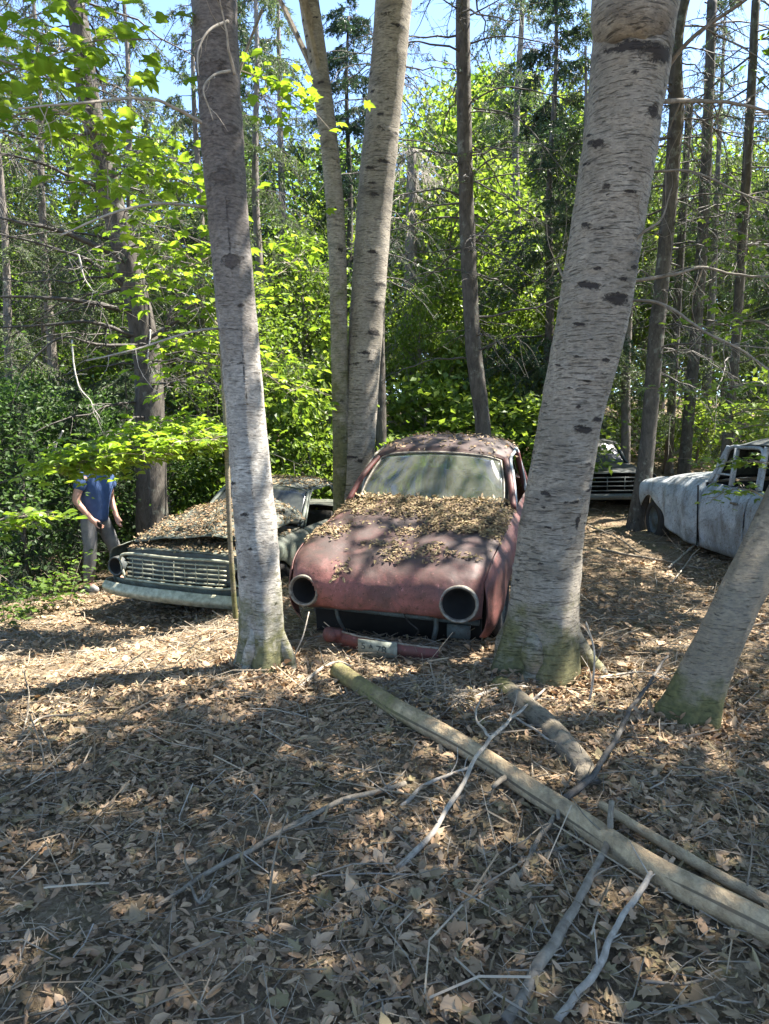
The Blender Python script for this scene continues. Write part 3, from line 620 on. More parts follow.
# mid dark spruce trunk
rt, b, c = px_spruce('straight dark spruce trunk rising behind the red car roof', [(486, 500, 17, 10.4), (483, 430, 15.5, 10.4), (473, 340, 15.5, 10.4), (467, 220, 15, 10.4), (464, 100, 15, 10.3), (463, 0, 14, 10.2)], 'spruce', 60, (2.6, 8.4), (.5, 2.1), (-3.14, 3.14), .22, 31, tw=9, hang=.3, extra=[1.1, 10, 11, .05])
for rw in ([(466, 45, 10.3), (500, 36, 10), (540, 42, 9.8), (560, 48, 9.6)], [(466, 105, 10.3), (500, 88, 10), (540, 92, 9.8), (575, 102, 9.7)], [(470, 178, 10.3), (490, 160, 10), (520, 158, 9.8)], [(472, 180, 10.3), (510, 200, 10), (555, 232, 9.8)], [(474, 108, 10.3), (520, 120, 9.9), (570, 180, 9.7)], [(476, 242, 10.3), (500, 215, 10), (530, 205, 9.8)], [(480, 350, 10.3), (505, 338, 10), (530, 330, 9.8)], [(465, 18, 10.3), (490, 5, 10.1), (520, -12, 10)], [(478, 250, 10.3), (510, 262, 10), (540, 285, 9.8)]):
    limb(rt, rw, .014, .005, M['twig_dark'], b, 12, (.2, .8))
# right-hand spruces
px_spruce('slender grey spruce trunk between the dark wreck and the pale wreck', [(640, 505, 19, 11.3), (648, 440, 15, 11.3), (657, 330, 15, 11.3), (667, 230, 14, 11.2), (676, 120, 14, 11.1), (683, 0, 13, 11)], 'spruce', 60, (2.2, 8.5), (.5, 2.2), (-3.14, 3.14), .3, 32, tw=12, hang=.9, extra=[5.4, 10.8, 12, .05], droop=.5)
px_spruce('thin spruce pole behind the bonnet of the pale wreck', [(684, 470, 12, 14.0), (690, 400, 11, 14.0), (700, 280, 11, 14.0), (708, 120, 10, 13.9), (712, 0, 9, 13.8)], 'spruce', 50, (2.6, 10), (.5, 2.4), (-3.14, 3.14), .5, 33, tw=12, hang=1.1, droop=.6, needle_mat='needle_light')
px_spruce('thin dark spruce pole above the roof of the pale wreck', [(727, 440, 10, 12.5), (733, 380, 9, 12.5), (740, 280, 9, 12.4), (748, 150, 9, 12.4), (756, 0, 8, 12.3)], 'spruce', 55, (2.4, 9.0), (.5, 2.2), (-3.14, 3.14), .5, 34, tw=12, hang=1.2, droop=.6, needle_mat='needle')
px_spruce('thin pale pole just right of the slender grey spruce', [(668, 470, 9, 15.5), (672, 400, 8, 15.5), (680, 260, 8, 15.5), (690, 100, 7, 15.4)], 'spruce', 40, (3, 10), (.5, 2.0), (-3.14, 3.14), .6, 35, tw=10, hang=1.1, droop=.6, needle_mat='needle_light')
px_spruce('dark slim trunk just right of the twin birches', [(380, 500, 12, 12.5), (381, 420, 11, 12.5), (379, 330, 11, 12.5), (383, 200, 10, 12.4), (389, 60, 10, 12.3)], 'spruce', 55, (4.2, 10), (.5, 1.8), (-3.14, 3.14), .85, 36, tw=14, hang=.8, droop=.5)
px_spruce('dead grey tree hung with a pale tangle of twigs', [(408, 440, 14, 17), (409, 360, 13, 17), (411, 250, 12, 17), (412, 150, 9, 17)], 'dead tree', 120, (3.2, 9.0), (.4, 1.5), (-3.14, 3.14), 0.0, 37, tw=22, hang=1.3, wood='twig_pale', name='dead_tree', bark='bark_far', droop=.7)
# ================================================================ background trees (prototypes share mesh data)
def broadleaf(h, base, spread, ncl, per, leaf, seed=0, flat=.35, cr=.34):
    tm, cm = MB(), MB(); zz = np.linspace(0, h*.96, 12); bx = np.cumsum(RS.normal(size=12)*.05); by = np.cumsum(RS.normal(size=12)*.05)
    ax = np.stack([bx-bx[0], by-by[0], zz], -1)
    trunk_mesh(tm, np.column_stack([ax[::2], np.linspace(.018*h**.9, .012, 12)[::2]]), k=10, m=40, flare=.2, seed=seed, moss_h=.3)
    f = RS.rand(ncl)**.85; z = base+(h-base)*f; prof = np.sin(np.clip(.18+.82*f, 0, 1)*np.pi)**.6*(1-.35*f); az = RS.rand(ncl)*6.283
    rr = spread*prof*np.sqrt(RS.uniform(.06, 1, ncl)); a = np.stack([np.interp(z*.85, zz, ax[:, q]) for q in range(3)], -1)
    e = np.stack([a[:, 0]+rr*np.cos(az), a[:, 1]+rr*np.sin(az), z], -1)
    for i in range(0, ncl, 2): tube(cm, limb_curve(a[i], e[i], .06, 7), np.linspace(.012+.006*rr[i], .003, 14), 4, 0, cap=False)
    s = np.repeat(cr*RS.uniform(.6, 1.4, ncl), per)[:, None]
    ctr = np.repeat(e, per, 0)+RS.normal(size=(ncl*per, 3))*s*np.array([1, 1, flat])
    leaves(cm, ctr, rdir(len(ctr))*.8+np.array([0, 0, .8]), rdir(len(ctr), -.4), leaf*RS.uniform(.65, 1.25, len(ctr)), RHOMB, 1, None, 1.2)
    return tm, cm
def proto(label, cat, name, tm, cm, tmat, cmats, group): 
    r = tree_from(name, label, cat, (0, 0, -60), tm, cm, tmat, cmats, group); return r
used = set()
def place(p, px, d, rz, s, label=None, sz=None):
    loc = base_px(px, d)
    if p.name not in used:
        used.add(p.name); p.location = loc; p.rotation_euler = (0, 0, rz); p.scale = (s, s, sz or s)
        if label: p['label'] = label
        return p
    return copy_tree(p, loc, rz, s, label, sz)
W = M['bark_far']
GB = 'young broadleaf trees in the sunny background'
BL = 'bright leafy young broadleaf tree deep in the sunlit background woods'
pa = proto(BL, 'tree', 'broadleaf_tree', *broadleaf(6, 1.2, 1.9, 150, 38, .13, 1), W, [W, M['leaf_bright']], GB)
pb = proto(BL, 'tree', 'broadleaf_tree', *broadleaf(6, .7, 1.6, 140, 40, .12, 2, .25), W, [W, M['leaf_bright']], GB)
pm = proto('mid green leafy broadleaf tree deep in the background woods', 'tree', 'broadleaf_tree', *broadleaf(7, 1.0, 2.0, 170, 38, .13, 3), W, [W, M['leaf_mid']], 'mid green broadleaf trees in the background')
ps = proto('low bright green bush of maple shoots in the background', 'bush', 'leafy_bush', *broadleaf(2.6, .15, 1.3, 60, 34, .15, 4, .22, .30), W, [W, M['leaf_bright']], 'low leafy bushes in the background')
pd = proto('dense dark green shrub behind the person and the green wreck', 'shrub', 'dark_shrub', *broadleaf(3.2, .15, 1.35, 150, 36, .08, 5, .4, .3), W, [M['twig_dark'], M['leaf_dark']], 'dark shrubs along the left side')
pc1 = proto('tall drooping spruce standing in the background woods', 'spruce', 'background_spruce', *conifer(11, 1.2, 2.3, 95, 22, 26, .35, .075, .3, .016, hang=.7, seedk=6), M['bark_spruce'], [M['twig_dark'], M['needle']], 'tall spruces in the background')
pc2 = proto('pale needled thin spruce standing in the background woods', 'spruce', 'background_spruce', *conifer(11, 1.6, 1.9, 80, 20, 18, .45, .07, .28, .014, dead=.3, hang=1.0, seedk=7), M['bark_far'], [M['twig_dark'], M['needle_light']], 'thin pale spruces in the background')
def many(p, spots, label=None):
    for px, d, s, *z in spots: place(p, px, d, RS.rand()*6.28, s, label, z[0] if z else None)
# bright mid-left wall of leaves, gap-fillers, right side
many(pa, [(175, 14.5, .80), (245, 13.5, .80), (305, 16, .92), (215, 19, 1.0), (120, 21, 1.0), (335, 20, 1.1), (455, 24, 1.65), (505, 22, 1.3), (395, 27, 1.5), (30, 24, 1.0), (720, 20, 1.15), (470, 17, 1.2), (640, 23, 1.4), (735, 22, 1.4), (685, 25, 1.6), (590, 24, 1.5), (780, 21, 1.3), (660, 28, 1.4), (85, 20, 1.5), (165, 23, 1.6), (15, 19, 1.35), (300, 27, 1.7), (445, 27, 2.0), (505, 25, 1.9), (570, 23, 1.7), (768, 22, 1.2), (545, 27, 1.6)])
many(pb, [(205, 12.5, .62), (275, 18, .90), (150, 18, .9), (430, 17, .75), (525, 18, .85), (480, 16, .62), (620, 21, .8), (705, 20, .8), (765, 18, .7), (60, 20, .95), (340, 15.5, .62), (560, 16, .7)])
many(pb, [(462, 16.6, .6, .55), (424, 15.2, .5, .72), (520, 15.6, .52, .62)])
many(ps, [(392, 12.8, .95, .6), (440, 12.4, .85, .5), (492, 12.7, .9, .58), (540, 13.2, 1.0, .75), (310, 12.2, .7, .8), (465, 13.4, 1.0, .8), (418, 14.0, 1.1, .95)])
many(pm, [(90, 16, .72), (20, 17, .72), (260, 23, 1.2), (355, 24, 1.3), (-40, 15, .8), (580, 29, 1.7), (490, 30, 1.9)])
many(ps, [(225, 11.6, .8), (305, 12.6, .75, 1.1), (410, 13.0, .8, .6), (448, 15, .8, 1.3), (500, 14.6, .7, .85), (540, 17, .9, 1.5), (640, 17, .7, .7), (700, 16, .7, .6), (330, 14, .8, 1.2), (180, 12, .7), (795, 12, 1.0)])
many(pb, [(50, 12.8, .55, .5), (90, 13.5, .6, .55), (130, 12.8, .5, .5), (5, 14, .6, .55), (160, 14.2, .6, .6)])
many(pd, [(20, 9.5, .9), (75, 10.2, .85), (110, 12.0, .8), (-25, 8.4, .85), (170, 11.2, .65), (-70, 10, 1.1), (10, 12.5, .9)])
many(pc1, [(545, 15, 1.0), (350, 19, 1.1), (75, 9.4, .26), (20, 8.6, .24), (128, 11, .3), (230, 19, 1.2), (250, 26, 1.0), (150, 27, .8), (800, 14.5, .9), (-10, 13, .62), (520, 24, 1.1)])
many(pc2, [(625, 14.5, .9), (705, 17, 1.0), (765, 18, 1.0), (800, 14, 1.0), (262, 15, 1.1), (512, 19, 1.35), (285, 18, 1.2), (140, 12.6, .95), (205, 13.5, .95), (15, 11.5, .85), (55, 13, .95), (50, 14, .62), (110, 16, .7), (575, 14.5, .85), (20, 20, .85), (185, 24, 1.0)])
# the same woods go on behind the viewer and to both sides, shutting out the low sky
for p_, sp_ in ((pa, [(-8.5, 1.0), (9.5, 3.5), (2, -10)]), (pm, [(10.5, -.5), (-10, 4), (12, 6), (-6, -8)])):
    for x_, y_ in sp_: copy_tree(p_, onG(x_, y_, -.03), RS.rand()*6.28, RS.uniform(.9, 1.2))
# the far woods read as one mass
mb = MB(); n = 52000; d = RS.uniform(31, 60, n); x = RS.uniform(-.75, .75, n)*d; top = np.where(x/d < -.12, 6.0, 11.5)+2.0*vnoise(np.stack([x*.22, d*.1, x*0], -1), 4)
p = np.stack([x, d, gz(x, d)+top*RS.rand(n)**.9], -1)
leaves(mb, p, rdir(n)+np.array([0, 0, .5]), rdir(n), RS.uniform(.2, .5, n), RHOMB, 0, None, 1.3)
o = mb.build('far_woods', [M['leaf_bright']], smooth=False); tag(o, 'hazy mass of green woods filling the far distance', 'woods', kind='stuff')
# ================================================================ near maple leaves
def spray(mb, curve, n, size, spread, flat=.25, kind=MAPLE, mi=0, up=1.6, start=.15, tw=None):
    u = RS.uniform(start, 1, n); t = np.linspace(0, 1, len(curve)); c = np.stack([np.interp(u, t, curve[:, q]) for q in range(3)], -1)
    off = RS.normal(size=(n, 3))*np.array([spread, spread, spread*flat]); p = c+off
    leaves(mb, p, rdir(n)*.7+np.array([0, 0, up]), off*np.array([1, 1, .2])/spread+rdir(n)*.6+np.array([0, 0, -.25]), size*RS.uniform(.6, 1.2, n), kind, mi, RS.uniform(.5, 2.2, n))
    if tw is not None:
        for i in RS.choice(n, min(n, n//3+3), False): tube(mb, np.array([c[i], (c[i]+p[i])/2+np.array([0, 0, .02]), p[i]]), [.003, .002, .0012], 3, tw, cap=False)
def sapling(name, label, cat, rows, wd, sprays, mat='maple', bark='bark_moss', seed=0, group=None, base=None):
    pts = px_trunk(rows); b = np.array(pts[0][:3]); b[2] = float(gz(b[0], b[1])); root = thing(name, label, cat, b, group=group)
    pts[0][2] = b[2]; mb = MB(); c, r = trunk_mesh(mb, pts, k=10, m=80, flare=.2, seed=seed, moss_h=1.2, rough=.05); build_bark(mb, 'trunk', M[bark], root, b)
    cm = MB()
    for rw, n, size, spr, fl in sprays:
        q = spline([P(*v) for v in rw], 20); tube(cm, q, np.linspace(.008, .0025, 20), 5, 0, cap=False); spray(cm, q, n, size, spr, fl, tw=0, mi=1)
    cm.build('crown', [M['twig_brown'], M[mat]], root, False, b); return root
ds = gd(238, 622); print('sapling', ds)
sapling('maple_sapling', 'thin mossy maple sapling before the green wreck with a bright leafy bough', 'sapling',
        [(236, 628, 5, ds), (230, 540, 5, ds), (226, 430, 5, ds), (221, 340, 4, ds), (219, 240, 5, ds), (222, 150, 4, ds), (240, 70, 3, ds), (262, 10, 3, ds)], 8,
        [([(231, 444, ds), (190, 432, ds-.15), (140, 446, ds-.3), (95, 459, ds-.35), (58, 466, ds-.4)], 620, .098, .15, .42), ([(232, 440, ds), (200, 432, ds+.3), (150, 444, ds+.4), (72, 458, ds+.3)], 620, .098, .17, .5),
         ([(230, 445, ds), (215, 440, ds-.3), (185, 442, ds-.55), (140, 455, ds-.7)], 150, .08, .13, .25),
         ([(224, 345, ds), (205, 335, ds-.1), (160, 348, ds-.2), (85, 360, ds-.3)], 55, .09, .09, .4),
         ([(221, 250, ds), (200, 262, ds-.1), (165, 275, ds-.2), (140, 290, ds-.3)], 90, .11, .18, .8), ([(222, 330, ds), (200, 300, ds+.5), (190, 260, ds+.8), (160, 240, ds+.9)], 150, .12, .3, .9),
         ([(220, 230, ds), (195, 190, ds-.1), (160, 175, ds-.2), (110, 175, ds-.2)], 130, .115, .17, .6), ([(224, 320, ds), (250, 290, ds+.5), (285, 270, ds+1), (305, 250, ds+1.2)], 110, .12, .25, .9),
         ([(240, 70, ds), (265, 80, ds+.2), (290, 95, ds+.3), (310, 110, ds+.3)], 70, .11, .16, .7), ([(226, 350, ds), (205, 370, ds+.5), (180, 380, ds+.8)], 110, .11, .25, .9), ([(226, 360, ds), (260, 370, ds+1), (290, 390, ds+1.4), (310, 380, ds+1.6)], 120, .11, .3, .8)], seed=41)
d0 = 4.6
sapling('maple_tree', 'young maple at the far left edge reaching bright leaves over the clearing', 'maple tree',
        [(-120, 660, 26, d0), (-110, 400, 24, d0), (-95, 150, 22, d0), (-80, -60, 18, d0), (-70, -220, 10, d0)], 20,
        [([(-95, 150, d0), (-30, 90, d0), (40, 60, d0-.1), (100, 40, d0-.2), (165, 40, d0-.2)], 105, .125, .18, .75), ([(-95, 120, d0), (-40, 60, d0+.3), (20, 20, d0+.5), (90, 5, d0+.6)], 90, .125, .2, .8),
         ([(-95, 170, d0), (-20, 130, d0-.2), (40, 110, d0-.3), (80, 120, d0-.3), (100, 150, d0-.4)], 62, .12, .15, .9), ([(80, 110, d0), (105, 150, d0), (108, 200, d0), (112, 235, d0)], 55, .11, .11, 1.0), ([(0, 60, d0), (50, 80, d0), (62, 130, d0)], 40, .12, .12, .9)], seed=42)
d0 = 4.9
sapling('maple_sapling', 'low maple shoot with pale leaves near the left edge before the person', 'sapling', [(-40, 640, 6, d0), (-38, 580, 5, d0), (-30, 530, 4, d0)], 6,
        [([(-32, 540, d0), (0, 520, d0), (35, 516, d0), (68, 517, d0)], 34, .10, .055, .3), ([(-32, 545, d0), (-10, 535, d0+.1), (10, 526, d0+.1), (28, 528, d0)], 26, .09, .06, .4), ([(-36, 560, d0), (0, 575, d0+1.6), (20, 590, d0+1.6)], 30, .09, .12, .5)], seed=43)
d0 = 6.0
sapling('maple_sapling', 'spindly sapling at the right edge with leaves before the pale wreck', 'sapling', [(800, 680, 10, d0), (796, 520, 9, d0), (788, 400, 8, d0), (785, 250, 6, d0), (780, 100, 4, d0)], 8,
        [([(795, 470, d0), (760, 462, d0), (725, 462, d0+.2), (697, 462, d0+.3)], 60, .08, .09, .3), ([(795, 520, d0), (755, 492, d0), (730, 490, d0), (712, 500, d0)], 46, .08, .09, .3), ([(790, 430, d0), (760, 425, d0), (735, 430, d0+.1)], 60, .08, .13, .35),
         ([(787, 390, d0), (750, 385, d0), (700, 392, d0+.2), (650, 388, d0+.4)], 70, .08, .14, .3), ([(786, 330, d0), (745, 320, d0+.5), (690, 330, d0+.8)], 70, .09, .2, .5), ([(785, 260, d0), (765, 240, d0+.5), (740, 250, d0+.8)], 60, .09, .22, .7), ([(788, 410, d0), (750, 410, d0+.5), (720, 420, d0+1)], 60, .08, .18, .4)], mat='leaf_bright', seed=44)
# low green shoots and ferns
def shoot(label, px, d, n, h, mat='leaf_bright', sz=.07):
    b = base_px(px, d); root = thing('green_shoot', label, 'plant', b, group='low green shoots'); st, lf = MB(), MB()
    for k in range(n):
        a = RS.rand()*6.28; e = np.array([math.cos(a)*h*.5*RS.rand(), math.sin(a)*h*.5*RS.rand(), h*RS.uniform(.5, 1)]); q = spline([np.zeros(3), e*.5+np.array([0, 0, .04]), e], 8)
        tube(st, q, np.linspace(.004, .0015, 8), 4, 0, cap=False); spray(lf, q, 22, sz, h*.14, .6, start=.3)
    st.build('stem', M['twig_brown'], root); lf.build('foliage', M[mat], root, False)
for px, d, n, h, lb in ((292, 10.2, 6, .9, 'green shoots growing at the side of the green wreck'), (20, 7.4, 5, .6, 'low dark leafy shoots at the left edge of the sunny patch'), (60, 7.9, 5, .7, 'low leafy shoots left of the standing person'), (-5, 6.7, 4, .45, 'small leafy shoot where the clearing meets the left edge')):
    shoot(lb, px, d, n, h, 'leaf_mid' if px < 200 else 'leaf_bright')
# ================================================================ wrecks
def mir(half):
    """rows of half points (x>=0, first is the centre) -> full rows"""
    h = np.asarray(half, float); l = h[:, :0:-1].copy(); l[..., 0] *= -1; return np.concatenate([l, h], 1)
def flipx(g): q = g.copy(); q[..., 0] *= -1; return q[:, ::-1]
# ---- the red car -------------------------------------------------------------
car = thing('red_car', 'rusty faded red rounded car wreck with empty headlight holes', 'car wreck', (-.03, 4.78, float(gz(0, 4.9))-.165), (R(6.3), R(1.0), R(-17)))
car.scale = (1.045, 1, 1)
hp = [[(0, .12, .43), (.22, .11, .428), (.42, .10, .412), (.58, .12, .400), (.665, .19, .405)],
      [(0, .055, .452), (.22, .045, .45), (.42, .02, .465), (.585, .05, .445), (.672, .14, .44)],
      [(0, .045, .56), (.22, .03, .565), (.42, -.01, .565), (.60, .03, .56), (.685, .13, .56)],
      [(0, .075, .65), (.22, .055, .66), (.43, .02, .675), (.60, .055, .675), (.69, .16, .67)],
      [(0, .17, .735), (.22, .155, .745), (.44, .12, .76), (.60, .15, .76), (.695, .24, .745)],
      [(0, .38, .82), (.24, .37, .825), (.46, .35, .83), (.61, .35, .82), (.70, .40, .795)],
      [(0, .75, .895), (.25, .74, .895), (.48, .73, .885), (.63, .73, .865), (.71, .73, .835)],
      [(0, 1.12, .95), (.26, 1.12, .95), (.50, 1.12, .935), (.64, 1.13, .91), (.715, 1.13, .875)],
      [(0, 1.40, .985), (.27, 1.41, .98), (.52, 1.44, .96), (.65, 1.47, .94), (.715, 1.50, .905)]]
g = resample(mir(hp), 110, 150)
N = gnormals(g); g = g+N*(.010*fbm(g*np.array([3.2, 3.2, 3.2]), 3, 61)+.004*fbm(g*11, 2, 62))[..., None]
g[..., 2] -= .035*np.exp(-((g[..., 0]-.12)/.3)**2-((g[..., 1]-.75)/.3)**2)+.02*np.exp(-((g[..., 0]+.3)/.15)**2-((g[..., 1]-.4)/.2)**2)
fc = (g[:-1, :-1]+g[1:, 1:])/2; HL = [(-.545, .565, .108), (.535, .560, .122)]
keep = np.ones(fc.shape[:2], bool)
for x, z, r in HL: keep &= ~((np.hypot(fc[..., 0]-x, fc[..., 2]-z) < r-.012) & (fc[..., 1] < .35))
mb = MB(); sheet(mb, g, .006, 0, keep.ravel()); hood = mb.build('bonnet', [M['red_paint']], car)
for x, z, r in HL:
    a = nrm(np.array([.10*np.sign(x), -1, .12])); c0 = np.array([x, .045, z]); c0[1] = .012 if x < 0 else .02
    mb = MB(); lathe(mb, c0, a, [(r-.014, -.04), (r-.014, .012), (r-.008, .022), (r, .025), (r+.006, .016), (r+.008, -.02)], 40)
    ring = mb.build('headlight_ring', M['chrome'], car)
    mb = MB(); lathe(mb, c0, a, [(r-.012, .0), (r-.03, -.05), (r-.05, -.11), (.03, -.15), (.0005, -.152)], 32); mb.build('headlight_bowl', M['black'], car)
fen = [[(.683, .145, .67), (.70, .13, .58), (.705, .14, .44), (.69, .17, .34), (.65, .21, .25)],
       [(.695, .22, .735), (.735, .235, .63), (.75, .25, .46), (.74, .27, .34), (.70, .29, .24)],
       [(.705, .38, .79), (.765, .41, .68), (.775, .42, .52), (.775, .42, .42), (.765, .41, .37)],
       [(.712, .60, .815), (.772, .62, .72), (.785, .63, .62), (.788, .63, .57), (.786, .62, .54)],
       [(.716, .85, .845), (.778, .86, .75), (.788, .86, .65), (.79, .86, .60), (.788, .86, .57)],
       [(.72, 1.1, .87), (.78, 1.11, .76), (.79, 1.10, .60), (.788, 1.09, .52), (.786, 1.08, .46)],
       [(.722, 1.32, .89), (.78, 1.33, .77), (.79, 1.32, .52), (.785, 1.30, .36), (.765, 1.28, .24)],
       [(.722, 1.52, .905), (.78, 1.53, .78), (.79, 1.53, .52), (.785, 1.53, .36), (.765, 1.53, .22)]]
fg = resample(fen, 70, 40); fg = fg+gnormals(fg)*(.008*fbm(fg*4, 3, 66))[..., None]
for s in (1, -1):
    q = fg if s > 0 else flipx(fg)
    mb = MB(); sheet(mb, q, .008, 0, None, s < 0); mb.build('fender', [M['red_paint']], car)
# door, rear quarter, tail
def side(ys, half, name, mat='red_paint', t=.008, seed=0):
    for s in (1, -1):
        q = resample(half, ys[0], ys[1]); q = q+gnormals(q)*(.006*fbm(q*3, 3, seed))[..., None]; q = q if s > 0 else flipx(q)
        mb = MB(); sheet(mb, q, t, 0, None, s < 0); yield mb.build(name, [M[mat]], car), s
door = [[(.722, 1.535, .905), (.782, 1.535, .78), (.79, 1.535, .52), (.765, 1.535, .22)], [(.722, 1.98, .915), (.785, 1.98, .79), (.795, 1.98, .52), (.77, 1.98, .22)], [(.72, 2.42, .91), (.782, 2.42, .79), (.79, 2.42, .52), (.765, 2.42, .22)]]
for o, s in side((20, 20), door, 'door', seed=71):
    mb = MB(); tube(mb, np.array([(.80*s, 2.24, .80), (.815*s, 2.28, .80), (.80*s, 2.36, .80)]), .011, 6); mb.build('handle', M['chrome'], o)
    mb = MB(); zt = 1.27
    tube(mb, spline([(.722*s, 1.56, .91), (.69*s, 1.72, 1.08), (.63*s, 1.95, zt), (.628*s, 2.2, zt+.04), (.635*s, 2.40, zt+.045), (.70*s, 2.43, 1.05), (.72*s, 2.43, .91)], 40), .014, 6); mb.build('window_frame', M['white_paint'] if s > 0 else M['chrome'], o)
    mb = MB(); tube(mb, np.array([(.705*s, 1.80, .91), (.66*s, 1.86, 1.2)]), .012, 6); mb.build('vent_bar', M['white_paint'], o)
rear = [[(.72, 2.435, .91), (.782, 2.435, .79), (.79, 2.435, .5), (.765, 2.435, .22)], [(.71, 2.8, .915), (.79, 2.8, .80), (.80, 2.8, .62), (.79, 2.8, .5)], [(.69, 3.1, .90), (.79, 3.1, .80), (.80, 3.1, .66), (.79, 3.1, .58)],
        [(.66, 3.4, .87), (.76, 3.4, .76), (.78, 3.42, .58), (.76, 3.42, .40)], [(.60, 3.7, .78), (.69, 3.72, .66), (.70, 3.74, .5), (.68, 3.72, .34)], [(.45, 3.88, .62), (.5, 3.92, .55), (.5, 3.92, .45), (.48, 3.9, .34)]]
for o, s in side((50, 24), rear, 'rear_quarter', seed=72): pass
tail = mir([[(0, 2.98, 1.0), (.3, 2.98, .99), (.6, 2.96, .95), (.71, 2.95, .915)], [(0, 3.3, .96), (.3, 3.3, .95), (.55, 3.3, .92), (.67, 3.3, .88)], [(0, 3.65, .86), (.3, 3.65, .85), (.5, 3.65, .82), (.62, 3.65, .80)], [(0, 3.92, .66), (.25, 3.92, .65), (.4, 3.9, .63), (.47, 3.87, .63)], [(0, 3.97, .38), (.25, 3.96, .38), (.4, 3.94, .36), (.48, 3.9, .36)]])
mb = MB(); sheet(mb, resample(tail, 40, 50), .008); mb.build('engine_lid', [M['red_paint']], car)
# roof with pillars
roof = mir([[(0, 1.86, 1.355), (.25, 1.875, 1.345), (.44, 1.91, 1.32), (.56, 1.96, 1.28), (.60, 2.0, 1.24)], [(0, 1.95, 1.405), (.26, 1.96, 1.395), (.46, 1.99, 1.365), (.575, 2.02, 1.315), (.62, 2.05, 1.265)], [(0, 2.3, 1.45), (.27, 2.3, 1.44), (.47, 2.3, 1.405), (.595, 2.3, 1.345), (.635, 2.3, 1.29)],
            [(0, 2.7, 1.43), (.27, 2.7, 1.42), (.46, 2.7, 1.38), (.58, 2.7, 1.325), (.63, 2.7, 1.27)], [(0, 2.95, 1.36), (.26, 2.95, 1.35), (.44, 2.94, 1.31), (.56, 2.92, 1.26), (.61, 2.9, 1.21)]])
q = resample(roof, 40, 60); q = q+gnormals(q)*(.008*fbm(q*3, 3, 75))[..., None]
mb = MB(); sheet(mb, q, .012); rf = mb.build('roof', [M['roof_paint']], car)
def bar(mb, a, b, r=.02, mid=None, k=8): tube(mb, spline([a, b] if mid is None else [a, mid, b], 14), r, k)
for s in (1, -1):
    mb = MB(); bar(mb, (.715*s, 1.47, .93), (.585*s, 1.97, 1.27), .026, (.66*s, 1.70, 1.12)); mb.build('pillar', [M['red_dark']], car)
    mb = MB(); bar(mb, (.72*s, 2.45, .90), (.63*s, 2.42, 1.30), .026); mb.build('pillar', [M['red_dark']], car)
    mb = MB(); c_ = resample([[(.71*s, 2.80, .91), (.70*s, 2.98, .91)], [(.66*s, 2.75, 1.1), (.64*s, 2.95, 1.1)], [(.615*s, 2.68, 1.26), (.58*s, 2.92, 1.26)]], 14, 6); sheet(mb, c_, .02, 0, None, s < 0); mb.build('pillar', [M['red_dark']], car)
ws = mir([[(0, 1.43, .985), (.27, 1.445, .98), (.50, 1.475, .965), (.63, 1.53, .95)], [(0, 1.60, 1.13), (.26, 1.61, 1.125), (.48, 1.64, 1.115), (.605, 1.70, 1.10)], [(0, 1.84, 1.345), (.24, 1.85, 1.335), (.43, 1.885, 1.31), (.545, 1.94, 1.265)]])
q = resample(ws, 16, 40); mb = MB(); sheet(mb, q, .004); gl = mb.build('windscreen', [M['glass']], car)
e = np.concatenate([q[0], q[1:, -1], q[-1, ::-1][1:], q[::-1, 0][1:]]); mb = MB(); tube(mb, e, .012, 6, cap=False); mb.build('windscreen_trim', M['chrome'], car)
rw_ = mir([[(0, 2.97, 1.34), (.25, 2.96, 1.33), (.5, 2.93, 1.27)], [(0, 3.04, 1.0), (.3, 3.03, .995), (.6, 3.0, .96)]]); mb = MB(); sheet(mb, resample(rw_, 8, 20), .004); mb.build('rear_window', [M['glass']], car)
# inside and underneath
mb = MB(); box(mb, (0, .42, .30), (1.25, .03, .42)); box(mb, (0, 1.52, .62), (1.30, .03, .66)); box(mb, (0, 2.2, .26), (1.36, 3.0, .03)); box(mb, (0, .72, .50), (1.0, .9, .03)); box(mb, (0, 1.5, .93), (1.25, .18, .10)); mb.build('floor_pan', M['black'], car)
for x in (-.32, .32):
    mb = MB(); st = resample([[(x-.24, 2.05, .50), (x+.24, 2.05, .50)], [(x-.25, 2.2, .56), (x+.25, 2.2, .56)], [(x-.24, 2.48, .52), (x+.24, 2.48, .52)], [(x-.24, 2.60, .80), (x+.24, 2.60, .80)], [(x-.2, 2.68, 1.08), (x+.2, 2.68, 1.08)]], 24, 10); sheet(mb, st, .08); mb.build('seat', M['upholstery'], car)
mb = MB(); th = np.linspace(0, 6.283, 28); tube(mb, np.stack([.33+.18*np.cos(th), 1.80-.06*np.sin(th), 1.02+.16*np.sin(th)], -1), .011, 6, cap=False); bar(mb, (.33, 1.8, 1.02), (.30, 1.5, .85), .015); bar(mb, (.15, 1.8, 1.02), (.51, 1.8, 1.02), .008); mb.build('steering_wheel', M['rubber'], car)
def wheel(parent, c, r=.29, w=.15, s=1):
    mb = MB(); lathe(mb, c, (s, 0, 0), [(r*.62, -w/2), (r*.9, -w/2), (r, -w*.3), (r, w*.3), (r*.9, w/2), (r*.62, w/2), (r*.62, -w/2)], 32); wh = mb.build('wheel', M['rubber'], parent)
    mb = MB(); lathe(mb, c, (s, 0, 0), [(r*.63, w*.45), (r*.58, w*.2), (r*.3, w*.25), (r*.25, w*.42), (.001, w*.45)], 28); mb.build('rim', M['grey_paint'], wh)
for x, s in ((.66, 1), (-.66, -1)):
    wheel(car, (x, .86, .30), s=s); wheel(car, (x, 3.05, .33), s=s)
